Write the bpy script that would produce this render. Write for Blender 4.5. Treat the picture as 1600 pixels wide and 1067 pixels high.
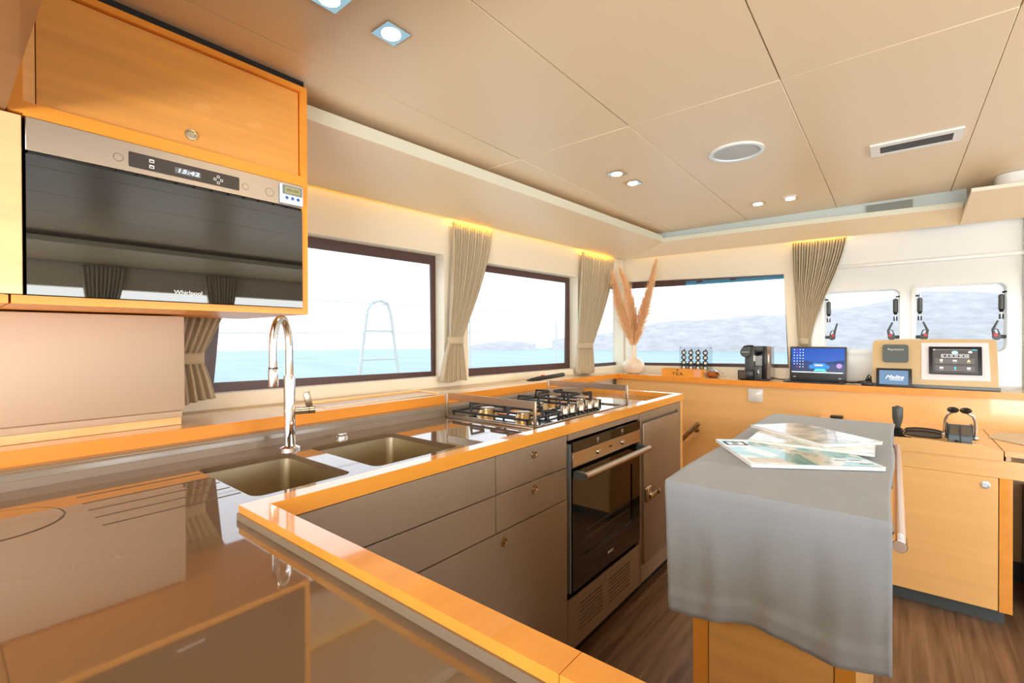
import bpy, bmesh, math, random
from mathutils import Vector, Matrix, noise
random.seed(7)
for o in list(bpy.data.objects): bpy.data.objects.remove(o)
SC = bpy.context.scene
COL = SC.collection
PI = math.pi
EYE = 1.22

# ------------------------------------------------------------------ camera
cd = bpy.data.cameras.new('camera'); cam = bpy.data.objects.new('camera', cd); COL.objects.link(cam)
cd.sensor_width = 36.0; cd.lens = 738.63 / 1600 * 36; cd.clip_start = 0.02; cd.clip_end = 2000
yaw, pitch, roll = math.radians(39.013), math.radians(-0.342), math.radians(-0.2)
fh = Vector((-math.sin(yaw), math.cos(yaw), 0)); rh = Vector((math.cos(yaw), math.sin(yaw), 0)); up = Vector((0, 0, 1))
fw = fh * math.cos(pitch) + up * math.sin(pitch); u2 = up * math.cos(pitch) - fh * math.sin(pitch)
rt = rh * math.cos(roll) + u2 * math.sin(roll); u3 = u2 * math.cos(roll) - rh * math.sin(roll)
M = Matrix((rt, u3, -fw)).transposed().to_4x4(); M.translation = Vector((0, 0, EYE))
cam.matrix_world = M
SC.camera = cam

# ------------------------------------------------------------------ world, exposure, big lights
W = bpy.data.worlds.new('sky'); SC.world = W; W.use_nodes = True
nt = W.node_tree; nt.nodes.clear()
out = nt.nodes.new('ShaderNodeOutputWorld'); bg = nt.nodes.new('ShaderNodeBackground')
tc = nt.nodes.new('ShaderNodeTexCoord'); sp = nt.nodes.new('ShaderNodeSeparateXYZ'); rp = nt.nodes.new('ShaderNodeValToRGB')
nt.links.new(tc.outputs['Generated'], sp.inputs[0]); nt.links.new(sp.outputs['Z'], rp.inputs[0])
rp.color_ramp.elements[0].position = 0.0; rp.color_ramp.elements[0].color = (1.0, 0.985, 0.965, 1)
rp.color_ramp.elements[1].position = 0.5; rp.color_ramp.elements[1].color = (0.74, 0.87, 1, 1)
nt.links.new(rp.outputs[0], bg.inputs[0]); bg.inputs[1].default_value = 1.45
nt.links.new(bg.outputs[0], out.inputs[0])
SC.view_settings.view_transform = 'Standard'; SC.view_settings.look = 'None'; SC.view_settings.gamma = 1
SC.view_settings.exposure = 0.54
try: SC.view_settings.use_curve_mapping = False
except Exception: pass
SC.cycles.use_denoising = True
SC.cycles.max_bounces = 10; SC.cycles.diffuse_bounces = 6; SC.cycles.glossy_bounces = 5; SC.cycles.transmission_bounces = 6
SC.cycles.transparent_max_bounces = 12; SC.cycles.caustics_reflective = False; SC.cycles.caustics_refractive = False
SC.cycles.sample_clamp_indirect = 6.0

def area(name, loc, rot, sx, sy, energy, color):
    l = bpy.data.lights.new(name, 'AREA'); l.shape = 'RECTANGLE'; l.size = sx; l.size_y = sy; l.energy = energy; l.color = color
    o = bpy.data.objects.new(name, l); COL.objects.link(o); o.location = loc; o.rotation_euler = rot
    return o
# added area lamps standing in for daylight from aft doorway and starboard windows
area('fill_aft_door', (0.5, -2.75, 1.1), (math.radians(-90), 0, PI), 3.6, 1.7, 85, (0.92, 0.96, 1))
area('ceiling_fill_aft', (0.5, -2.70, 0.35), (math.radians(-90 - 48), 0, PI), 3.6, 0.6, 120, (0.95, 0.97, 1))  # added lamp, tilted up to brighten the ceiling like bounce off a deck
area('fill_starboard', (2.52, 1.4, 1.35), (math.radians(90), 0, math.radians(90)), 3.0, 0.8, 45, (0.94, 0.97, 1))

# ------------------------------------------------------------------ materials
def lin(c): return tuple((x / 255 / 12.92) if x / 255 <= 0.04045 else ((x / 255 + 0.055) / 1.055) ** 2.4 for x in c) + (1,)
MATS = {}
def mat(name, rgb=(128, 128, 128), rough=0.5, metal=0.0, emit=0, spec=0.5, coat=0, bump=0, bscale=40, aniso=None, var=0, vscale=(6, 6, 6), sheen=0):
    if name in MATS: return MATS[name]
    m = bpy.data.materials.new(name); m.use_nodes = True; n = m.node_tree; b = n.nodes['Principled BSDF']
    c = lin(rgb); b.inputs['Base Color'].default_value = c; b.inputs['Roughness'].default_value = rough; b.inputs['Metallic'].default_value = metal
    b.inputs['Specular IOR Level'].default_value = spec; b.inputs['Coat Weight'].default_value = coat; b.inputs['Coat Roughness'].default_value = 0.04
    if sheen: b.inputs['Sheen Weight'].default_value = sheen
    if emit: b.inputs['Emission Color'].default_value = c; b.inputs['Emission Strength'].default_value = emit
    g = n.nodes.new('ShaderNodeTexCoord'); mp = n.nodes.new('ShaderNodeMapping'); mp.inputs['Scale'].default_value = vscale
    n.links.new(g.outputs['Object'], mp.inputs[0])
    if var:
        t = n.nodes.new('ShaderNodeTexNoise'); t.inputs['Scale'].default_value = 1; t.inputs['Detail'].default_value = 5; t.inputs['Roughness'].default_value = 0.6
        n.links.new(mp.outputs[0], t.inputs['Vector'])
        r = n.nodes.new('ShaderNodeValToRGB'); r.color_ramp.elements[0].position = 0.3; r.color_ramp.elements[1].position = 0.7
        r.color_ramp.elements[0].color = tuple(x * (1 - var) for x in c[:3]) + (1,); r.color_ramp.elements[1].color = tuple(min(1, x * (1 + var)) for x in c[:3]) + (1,)
        n.links.new(t.outputs['Fac'], r.inputs[0]); n.links.new(r.outputs[0], b.inputs['Base Color'])
    if bump:
        t2 = n.nodes.new('ShaderNodeTexNoise'); t2.inputs['Scale'].default_value = bscale; t2.inputs['Detail'].default_value = 3
        n.links.new(g.outputs['Object'], t2.inputs['Vector'])
        bp = n.nodes.new('ShaderNodeBump'); bp.inputs['Strength'].default_value = bump; bp.inputs['Distance'].default_value = 0.01
        n.links.new(t2.outputs['Fac'], bp.inputs['Height']); n.links.new(bp.outputs[0], b.inputs['Normal'])
    MATS[name] = m; return m
def wood(name, rgb, scale=(3, 3, 40), rough=0.28, var=0.10, coat=0.25):
    m = mat(name, rgb, rough, var=var, vscale=scale, coat=coat)
    return m
WOOD_Y = wood('pear_wood_along_y', (236, 184, 112), (30, 1.6, 30))
WOOD_X = wood('pear_wood_along_x', (240, 194, 128), (1.2, 22, 22), var=0.05)
WOOD_Z = wood('pear_wood_upright', (238, 186, 112), (2.2, 2.2, 26))
WOOD_E = wood('lacquered_wood_edge', (238, 164, 66), (20, 2, 20), rough=0.12, var=0.07, coat=0.8)
WOOD_S = wood('satin_wood_edge', (238, 154, 52), (20, 2, 20), rough=0.35, var=0.07, coat=0.05)
WOOD_P = wood('pale_wood', (228, 202, 168), (2, 2, 30), rough=0.2, var=0.06)
WOOD_D = wood('brown_wood', (140, 90, 46), (12, 12, 2), rough=0.4, var=0.15)
TAUPE = mat('taupe_laminate', (146, 130, 114), 0.33, spec=0.5, var=0.05, vscale=(4, 4, 4))
STONE = mat('glossy_taupe_worktop', (116, 95, 74), 0.035, spec=0.9, var=0.03, vscale=(300, 300, 300), coat=0.35)
STONE2 = mat('worktop_upstand', (132, 120, 104), 0.18)
GROOVE = mat('groove_shadow', (92, 76, 62), 0.5)
CEIL = mat('beige_ceiling_leatherette', (234, 214, 180), 0.34, spec=0.45, bump=0.04, bscale=500)
SEAM = mat('ceiling_joint', (150, 128, 96), 0.6)
CREAM = mat('cream_wall', (240, 232, 212), 0.45)
WHITE = mat('white_gelcoat', (228, 231, 229), 0.18, coat=0.3)
COVE = mat('cove_lip_white', (222, 224, 206), 0.4)
PANELW = mat('offwhite_panel', (204, 182, 156), 0.5)
FRAMEB = mat('dark_brown_window_frame', (84, 58, 54), 0.35)
STEEL = mat('brushed_steel', (196, 182, 164), 0.28, 1.0, bump=0.03, bscale=200)
SINKM = mat('sink_steel', (196, 184, 156), 0.36, 1.0)
CHROME = mat('chrome', (225, 225, 228), 0.05, 1.0)
NICKEL = mat('satin_nickel', (190, 178, 158), 0.25, 1.0)
POLISH = mat('polished_steel', (214, 212, 208), 0.08, 1.0)
BLACK = mat('black_plastic', (28, 28, 30), 0.3)
BLACKM = mat('black_cast_iron', (34, 34, 36), 0.55)
RUBBER = mat('black_rubber', (18, 18, 19), 0.7)
DGREY = mat('dark_grey_plastic', (74, 80, 80), 0.4)
GREYP = mat('grey_plastic', (112, 122, 124), 0.4)
BGLASS = mat('black_oven_glass', (12, 10, 9), 0.03, spec=0.5)
MIRROR = mat('mirror_dark_glass', (82, 82, 80), 0.015, 0.9)
TOE = mat('blue_grey_plinth', (74, 84, 90), 0.4)
TOEB = mat('black_plinth', (12, 12, 12), 0.6)
CLOTH = mat('grey_cotton', (154, 163, 174), 0.95, bump=0.25, bscale=900, sheen=0.2, var=0.04, vscale=(9, 9, 3))
CURT = mat('beige_curtain_cloth', (196, 182, 154), 0.95, bump=0.2, bscale=700, sheen=0.2)
PAPER = mat('white_paper', (240, 242, 242), 0.45)
REDP = mat('red_plastic', (200, 24, 30), 0.35)
BRASS = mat('brass_flame_ring', (206, 172, 118), 0.3, 1.0)
COPPER = mat('copper_metal', (206, 130, 84), 0.12, 1.0)
CERAM = mat('cream_ceramic', (236, 218, 196), 0.25, coat=0.3)
PAMPAS = mat('pampas_straw', (250, 212, 164), 0.9)
GLOWW = mat('lamp_glow', (255, 236, 200), 0.4, emit=14)
LED = mat('clock_digits', (214, 232, 255), 0.4, emit=1.1)
WPRINT = mat('white_print', (235, 235, 235), 0.5)
DPRINT = mat('dark_print', (60, 44, 28), 0.6)
MOSAIC = {}
def glass_mat(name, tint, rough=0.0, alpha=0.9):
    m = bpy.data.materials.new(name); m.use_nodes = True; n = m.node_tree; n.nodes.clear()
    o = n.nodes.new('ShaderNodeOutputMaterial'); t = n.nodes.new('ShaderNodeBsdfTransparent'); g = n.nodes.new('ShaderNodeBsdfGlossy'); x = n.nodes.new('ShaderNodeMixShader')
    t.inputs[0].default_value = tint; g.inputs['Roughness'].default_value = 0.02; x.inputs[0].default_value = 1 - alpha
    f = n.nodes.new('ShaderNodeFresnel'); f.inputs[0].default_value = 1.3
    ge = n.nodes.new('ShaderNodeNewGeometry'); mt = n.nodes.new('ShaderNodeMath'); mt.operation = 'SUBTRACT'; mt.inputs[0].default_value = 1; mu = n.nodes.new('ShaderNodeMath'); mu.operation = 'MULTIPLY'
    n.links.new(ge.outputs['Backfacing'], mt.inputs[1]); n.links.new(f.outputs[0], mu.inputs[0]); n.links.new(mt.outputs[0], mu.inputs[1])
    n.links.new(mu.outputs[0], x.inputs[0]); n.links.new(t.outputs[0], x.inputs[1]); n.links.new(g.outputs[0], x.inputs[2]); n.links.new(x.outputs[0], o.inputs[0])
    return m
GLASS = glass_mat('window_glass', (0.97, 0.985, 1, 1))
CLEAR = glass_mat('clear_plastic', (0.86, 0.88, 0.9, 1))

# floor planks
def floor_mat():
    m = bpy.data.materials.new('dark_walnut_planks'); m.use_nodes = True; n = m.node_tree; b = n.nodes['Principled BSDF']; b.inputs['Roughness'].default_value = 0.38
    g = n.nodes.new('ShaderNodeTexCoord'); mp = n.nodes.new('ShaderNodeMapping'); mp.inputs['Scale'].default_value = (22, 1.1, 1)
    t = n.nodes.new('ShaderNodeTexNoise'); t.inputs['Scale'].default_value = 1.6; t.inputs['Detail'].default_value = 8; t.inputs['Distortion'].default_value = 0.5
    r = n.nodes.new('ShaderNodeValToRGB'); r.color_ramp.elements[0].position = 0.32; r.color_ramp.elements[0].color = lin((92, 68, 50)); r.color_ramp.elements[1].position = 0.7; r.color_ramp.elements[1].color = lin((146, 116, 90))
    n.links.new(g.outputs['Object'], mp.inputs[0]); n.links.new(mp.outputs[0], t.inputs['Vector']); n.links.new(t.outputs['Fac'], r.inputs[0]); n.links.new(r.outputs[0], b.inputs['Base Color'])
    return m
FLOOR = floor_mat()

# ------------------------------------------------------------------ mesh helpers
I4 = Matrix.Identity(4)
class MB:
    def __init__(s): s.bm = bmesh.new(); s.mats = []; s.smooth = False
    def _mi(s, m):
        if m is None: return 0
        if m not in s.mats: s.mats.append(m)
        return s.mats.index(m)
    def _apply(s, verts, faces, M, m, smooth=False):
        for v in verts: v.co = (M or I4) @ v.co
        i = s._mi(m)
        for f in faces: f.material_index = i; f.smooth = smooth
    def box(s, a, b, m=None, bev=0, M=None, seg=2):
        r = bmesh.ops.create_cube(s.bm, size=1); vs = r['verts']
        a = Vector(a); b = Vector(b); c = (a + b) / 2; d = b - a
        for v in vs: v.co = Vector((v.co.x * abs(d.x), v.co.y * abs(d.y), v.co.z * abs(d.z))) + c
        fs = set(f for v in vs for f in v.link_faces)
        if bev:
            es = set(e for v in vs for e in v.link_edges)
            r = bmesh.ops.bevel(s.bm, geom=list(es), offset=bev, segments=seg, affect='EDGES', profile=0.5)
            fs = set(r['faces']) | set(f for f in fs if f.is_valid); vs = list(set(v for f in fs for v in f.verts))
            fs = set(f for v in vs for f in v.link_faces)
        s._apply(vs, fs, M, m, False); return s
    def cyl(s, p0, p1, r0, r1=None, m=None, n=24, cap=True, M=None, smooth=True):
        p0 = Vector(p0); p1 = Vector(p1); r1 = r0 if r1 is None else r1
        d = p1 - p0; q = d.to_track_quat('Z', 'Y').to_matrix().to_4x4(); q.translation = p0
        L = d.length; ring = []
        A = [s.bm.verts.new(q @ Vector((r0 * math.cos(2*PI*i/n), r0 * math.sin(2*PI*i/n), 0))) for i in range(n)]
        B = [s.bm.verts.new(q @ Vector((r1 * math.cos(2*PI*i/n), r1 * math.sin(2*PI*i/n), L))) for i in range(n)]
        side = [s.bm.faces.new((A[i], A[(i+1) % n], B[(i+1) % n], B[i])) for i in range(n)]
        caps = []
        if cap: caps = [s.bm.faces.new(A[::-1]), s.bm.faces.new(B)]
        s._apply(A + B, side, M, m, smooth); s._apply([], caps, None, m, False); return s
    def lathe(s, prof, c=(0, 0, 0), m=None, n=32, M=None, axis=None):
        c = Vector(c); rings = []; allv = []; fs = []
        for r, z in prof:
            if r < 1e-6: rings.append([s.bm.verts.new(Vector((0, 0, z)))])
            else: rings.append([s.bm.verts.new(Vector((r*math.cos(2*PI*i/n), r*math.sin(2*PI*i/n), z))) for i in range(n)])
            allv += rings[-1]
        for a, b in zip(rings, rings[1:]):
            for i in range(n):
                j = (i+1) % n
                if len(a) == 1 and len(b) == 1: continue
                if len(a) == 1: fs.append(s.bm.faces.new((a[0], b[j], b[i])))
                elif len(b) == 1: fs.append(s.bm.faces.new((a[i], a[j], b[0])))
                else: fs.append(s.bm.faces.new((a[i], a[j], b[j], b[i])))
        T = Matrix.Translation(c)
        if axis is not None: T = T @ Vector(axis).to_track_quat('Z', 'Y').to_matrix().to_4x4()
        s._apply(allv, fs, (M or I4) @ T, m, True); return s
    def tube(s, pts, r, m=None, n=12, cap=True, M=None, rs=None, closed=False):
        pts = [Vector(p) for p in pts]; rings = []; N = len(pts); prev = None
        for i, p in enumerate(pts):
            a = pts[i-1] if (i > 0 or closed) else p; b = pts[(i+1) % N] if (i < N-1 or closed) else p
            t = (b - a).normalized()
            if prev is None:
                x = t.orthogonal().normalized()
            else:
                x = (prev - t * prev.dot(t)); x = x.normalized() if x.length > 1e-6 else t.orthogonal().normalized()
            prev = x; y = t.cross(x); rr = rs[i] if rs else r
            rings.append([s.bm.verts.new(p + (x*math.cos(2*PI*k/n) + y*math.sin(2*PI*k/n)) * rr) for k in range(n)])
        fs = []
        rng = range(N) if closed else range(N-1)
        for i in rng:
            a, b = rings[i], rings[(i+1) % N]
            for k in range(n): fs.append(s.bm.faces.new((a[k], a[(k+1) % n], b[(k+1) % n], b[k])))
        s._apply([v for q in rings for v in q], fs, M, m, True)
        if cap and not closed: s._apply([], [s.bm.faces.new(rings[0][::-1]), s.bm.faces.new(rings[-1])], None, m, False)
        return s
    def poly(s, pts, m=None, M=None):
        vs = [s.bm.verts.new(Vector(p)) for p in pts]; f = s.bm.faces.new(vs); s._apply(vs, [f], M, m); return s
    def prism(s, pts, z0, z1, m=None, M=None):
        """closed outline (x, y) raised from z0 to z1 (each may be a list per point)"""
        k = len(pts); za = z0 if isinstance(z0, (list, tuple)) else [z0]*k; zb = z1 if isinstance(z1, (list, tuple)) else [z1]*k
        A = [s.bm.verts.new(Vector((p[0], p[1], za[i]))) for i, p in enumerate(pts)]; B = [s.bm.verts.new(Vector((p[0], p[1], zb[i]))) for i, p in enumerate(pts)]
        fs = [s.bm.faces.new((A[i], A[(i+1) % k], B[(i+1) % k], B[i])) for i in range(k)] + [s.bm.faces.new(A[::-1]), s.bm.faces.new(B)]
        s._apply(A + B, fs, M, m); return s
    def grid(s, rows, m=None, smooth=True, M=None, closed=False):
        V = [[s.bm.verts.new(Vector(p)) for p in r] for r in rows]; fs = []
        for a, b in zip(V, V[1:]):
            k = len(a)
            for i in range(k if closed else k-1): fs.append(s.bm.faces.new((a[i], a[(i+1) % k], b[(i+1) % k], b[i])))
        s._apply([v for r in V for v in r], fs, M, m, smooth); return s
    def mesh(s, me, M, m=None):
        v0 = set(s.bm.verts); f0 = set(s.bm.faces); s.bm.from_mesh(me)
        s._apply([v for v in s.bm.verts if v not in v0], [f for f in s.bm.faces if f not in f0], M, m); return s
    def plate(s, outer, holes, t, M=None, m=None):
        cu = bpy.data.curves.new('p', 'CURVE'); cu.dimensions = '2D'; cu.fill_mode = 'BOTH'; cu.extrude = t / 2
        for L in [outer] + list(holes):
            q = cu.splines.new('POLY'); q.points.add(len(L) - 1); q.use_cyclic_u = True
            for i, p in enumerate(L): q.points[i].co = (p[0], p[1], 0, 1)
        ob = bpy.data.objects.new('p', cu); me = bpy.data.meshes.new_from_object(ob)
        s.mesh(me, M, m); bpy.data.meshes.remove(me); bpy.data.objects.remove(ob); bpy.data.curves.remove(cu); return s
    def text(s, txt, size, M, m=None, t=0.0006, shear=0, width=None, align='CENTER', spacing=1):
        cu = bpy.data.curves.new('t', 'FONT'); cu.body = txt; cu.size = size; cu.extrude = t; cu.align_x = align; cu.align_y = 'CENTER'; cu.shear = shear; cu.space_character = spacing; cu.resolution_u = 3
        ob = bpy.data.objects.new('t', cu); me = bpy.data.meshes.new_from_object(ob)
        if width and len(me.vertices):
            xs = [v.co.x for v in me.vertices]; w = max(xs) - min(xs); M = M @ Matrix.Diagonal((width / w, 1, 1, 1))
        s.mesh(me, M, m); bpy.data.meshes.remove(me); bpy.data.objects.remove(ob); bpy.data.curves.remove(cu); return s
    def strand(s, pts, w, m=None):
        """thin three-sided fibre tapering to a point"""
        s.tube(pts, w, m, n=3, cap=False, rs=[w * (1 - 0.85 * i / (len(pts) - 1)) for i in range(len(pts))]); return s

def rrect(x0, y0, x1, y1, r, k=6):
    P = []
    for cx, cy, a in ((x1-r, y1-r, 0), (x0+r, y1-r, PI/2), (x0+r, y0+r, PI), (x1-r, y0+r, 1.5*PI)):
        for i in range(k+1): P.append((cx + r*math.cos(a + PI/2*i/k), cy + r*math.sin(a + PI/2*i/k)))
    return P
def circ(cx, cy, r, k=32): return [(cx + r*math.cos(2*PI*i/k), cy + r*math.sin(2*PI*i/k)) for i in range(k)]
def frame(o, ex, ey):
    ex = Vector(ex).normalized(); ey = Vector(ey).normalized(); ez = ex.cross(ey)
    m = Matrix((ex, ey, ez)).transposed().to_4x4(); m.translation = Vector(o); return m
def face_x(x, y=0, z=0): return frame((x, y, z), (0, 1, 0), (0, 0, 1))      # normal +X ; local x=+Y, y=+Z
def face_y(y, x=0, z=0): return frame((x, y, z), (1, 0, 0), (0, 0, 1))      # normal -Y ; local x=+X, y=+Z
def face_z(z, x=0, y=0): return frame((x, y, z), (1, 0, 0), (0, 1, 0))

def obj(name, mb, m=None, parent=None, mod=None, local=False):
    bm = mb.bm; bmesh.ops.recalc_face_normals(bm, faces=bm.faces[:])
    me = bpy.data.meshes.new(name); bm.to_mesh(me); bm.free(); me.set_sharp_from_angle(angle=math.radians(38))
    if mb.mats:
        for x in mb.mats: me.materials.append(x)
    else: me.materials.append(m)
    o = bpy.data.objects.new(name, me); COL.objects.link(o)
    if parent:
        if not local:
            q = parent; L = Vector((0, 0, 0))
            while q: L += q.location; q = q.parent
            me.transform(Matrix.Translation(-L))
        o.parent = parent
    if mod == 'solid': 
        k = o.modifiers.new('s', 'SOLIDIFY'); k.thickness = 0.002
    return o
def tag(o, label, cat, group=None, kind=None):
    if label: o['label'] = label
    if cat: o['category'] = cat
    if group: o['group'] = group
    if kind: o['kind'] = kind
    return o
def thing(name, label, cat, loc, group=None, rz=0):
    o = bpy.data.objects.new(name, None); o.empty_display_size = 0.05; COL.objects.link(o); o.location = loc; o.rotation_euler = (0, 0, rz)
    return tag(o, label, cat, group)
def struct(name, mb, m=None, label=None):
    o = obj(name, mb, m); o['kind'] = 'structure'
    if label: o['label'] = label
    return o
def dup(root, loc, rz, label=None):
    r = root.copy(); COL.objects.link(r); r.location = loc; r.rotation_euler = (0, 0, rz)
    if label: r['label'] = label
    for ch in list(root.children):
        c = ch.copy(); COL.objects.link(c); c.parent = r
        for g in list(ch.children):
            d = g.copy(); COL.objects.link(d); d.parent = c
    return r
#==BODY==
# ------------------------------------------------------------------ the room shell
HX = lambda y: -1.98 + 0.072 * (y - 0.5)
HM = frame((-2.016, 0, 0), (0.072, 1, 0), (0, 0, 1))          # on the port side wall: local x runs forward, y up, z into the room
HK = 1.0026
def hp(y, off, z): return HM @ Vector((y * HK, z, off))

mb = MB(); mb.box((-2.2, -2.8, -0.04), (2.55, 3.8, 0)); struct('floor', mb, FLOOR)
mb = MB(); xs = [-2.2, -1.30, -0.78, -0.277, 0.236, 0.75, 1.27, 1.79, 2.31, 2.55]; ys = [-2.8, -1.1, 0.0, 1.67, 3.8]
for i in range(len(xs)-1):
    for j in range(len(ys)-1):
        mb.box((xs[i]+0.001, ys[j]+0.001, 2.02), (xs[i+1]-0.001, ys[j+1]-0.001, 2.04), CEIL, bev=0.0015, seg=1)
mb.box((-2.2, -2.8, 2.036), (2.55, 3.8, 2.06), SEAM)
struct('ceiling', mb)

# port side wall with its window openings
mb = MB()
mb.plate([(-2.8, 0), (3.64*HK, 0), (3.64*HK, 2.02), (-2.8, 2.02)],
         [rrect(0.55, 1.017, 1.752*HK, 1.675, 0.006), rrect(1.93, 1.0, 2.988*HK, 1.667, 0.006), rrect(3.08, 0.995, 3.64*HK-0.003, 1.675, 0.004)], 0.10, HM @ Matrix.Translation((0, 0, -0.05)), CREAM)
struct('wall_port', mb)
# forward wall: cream left part with window, white gelcoat right part with two opening ports
FYW = 3.66
mb = MB()
FM = face_y(FYW + 0.05)
mb.plate([(-1.80, 0), (-0.46, 0), (-0.46, 2.02), (-1.80, 2.02)], [[(-1.745, 0.995), (-0.556, 1.012), (-0.588, 1.655), (-1.745, 1.69)]], 0.10, FM, CREAM)
mb.plate([(-0.46, 0), (2.55, 0), (2.55, 2.02), (-0.46, 2.02)],
         [rrect(-0.352, 1.14, 0.022, 1.510, 0.035), rrect(0.093, 1.14, 0.467, 1.515, 0.035), rrect(0.9, 1.0, 2.3, 1.66, 0.03)], 0.10, FM, WHITE)  # third opening is out of view, added to let in light
struct('wall_forward', mb)
mb = MB(); mb.plate([(-2.8, 0), (3.8, 0), (3.8, 2.02), (-2.8, 2.02)], [rrect(-1.9, 0.95, -0.1, 1.70, 0.03), rrect(0.1, 1.0, 0.86, 1.66, 0.02), rrect(1.02, 1.0, 1.76, 1.66, 0.02), rrect(1.94, 1.0, 3.0, 1.66, 0.02)], 0.10, frame((2.50, 0, 0), (0, 1, 0), (0, 0, 1)), CREAM); struct('wall_starboard', mb)
mb = MB(); mb.plate([(-2.2, 0), (2.55, 0), (2.55, 2.02), (-2.2, 2.02)], [rrect(-1.4, 0.05, 2.2, 1.94, 0.03)], 0.10, face_y(-2.85), CREAM); struct('wall_aft', mb)

# raised mouldings of the white forward panel
mb = MB()
mb.plate(rrect(-0.46, 0.955, 0.513, 1.577, 0.03), [rrect(-0.352, 1.14, 0.022, 1.510, 0.035), rrect(0.093, 1.14, 0.467, 1.515, 0.035)], 0.014, face_y(FYW - 0.007), WHITE)
mb.box((-0.46, FYW - 0.022, 1.655), (0.60, FYW, 1.678), WHITE, bev=0.006)
mb.box((0.528, FYW - 0.03, 0.94), (0.553, FYW, 1.86), WHITE, bev=0.006)
mb.plate(rrect(-0.37, 1.122, 0.040, 1.528, 0.045), [rrect(-0.352, 1.14, 0.022, 1.510, 0.035)], 0.010, face_y(FYW - 0.018), WHITE)
mb.plate(rrect(0.075, 1.122, 0.485, 1.533, 0.045), [rrect(0.093, 1.14, 0.467, 1.515, 0.035)], 0.010, face_y(FYW - 0.018), WHITE)
struct('trim_1', mb)

# windows
def window(n, name, label, outer, inner, M, mframe=FRAMEB, t=0.012):
    mb = MB(); mb.plate(outer, [inner], t, M, mframe); w = struct(name, mb, None, label)
    mb = MB(); mb.plate(inner, [], 0.004, M, GLASS); obj('glass_pane', mb, None, w); return w
WM = HM @ Matrix.Translation((0, 0, -0.080))
window(1, 'window_1', None, [(0.55*HK, 1.0), (1.753*HK, 1.0), (1.755*HK, 1.69), (0.55*HK, 1.69)],
       [(0.688, 1.054), (1.727*HK, 1.043), (1.720*HK, 1.626), (0.74, 1.626)], WM)
window(2, 'window_2', None, [(1.92, 0.99), (2.992*HK, 0.99), (2.992*HK, 1.68), (1.92, 1.68)],
       [(1.955, 1.046), (2.937*HK, 1.041), (2.948*HK, 1.628), (1.955, 1.628)], WM)
mb = MB(); mb.plate([(3.07, 0.985), (3.70, 0.985), (3.70, 1.685), (3.07, 1.685)], [[(3.10, 1.02), (3.67, 1.02), (3.67, 1.63), (3.10, 1.63)]], 0.012, WM, FRAMEB)
GM = face_y(FYW + 0.06)
mb.plate([(-1.80, 0.985), (-0.548, 1.0), (-0.58, 1.67), (-1.80, 1.705)], [[(-1.77, 1.016), (-0.572, 1.038), (-0.596, 1.650), (-1.27, 1.662), (-1.27, 1.632), (-1.77, 1.636)]], 0.012, GM, FRAMEB)
w = struct('window_3', mb)
mb = MB(); mb.plate([(3.10, 1.02), (3.67, 1.02), (3.67, 1.63), (3.10, 1.63)], [], 0.004, WM, GLASS); obj('glass_pane', mb, None, w)
mb = MB(); mb.plate([(-1.77, 1.016), (-0.572, 1.038), (-0.596, 1.650), (-1.27, 1.662), (-1.27, 1.632), (-1.77, 1.636)], [], 0.004, GM, GLASS); obj('glass_pane', mb, None, w)

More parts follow.
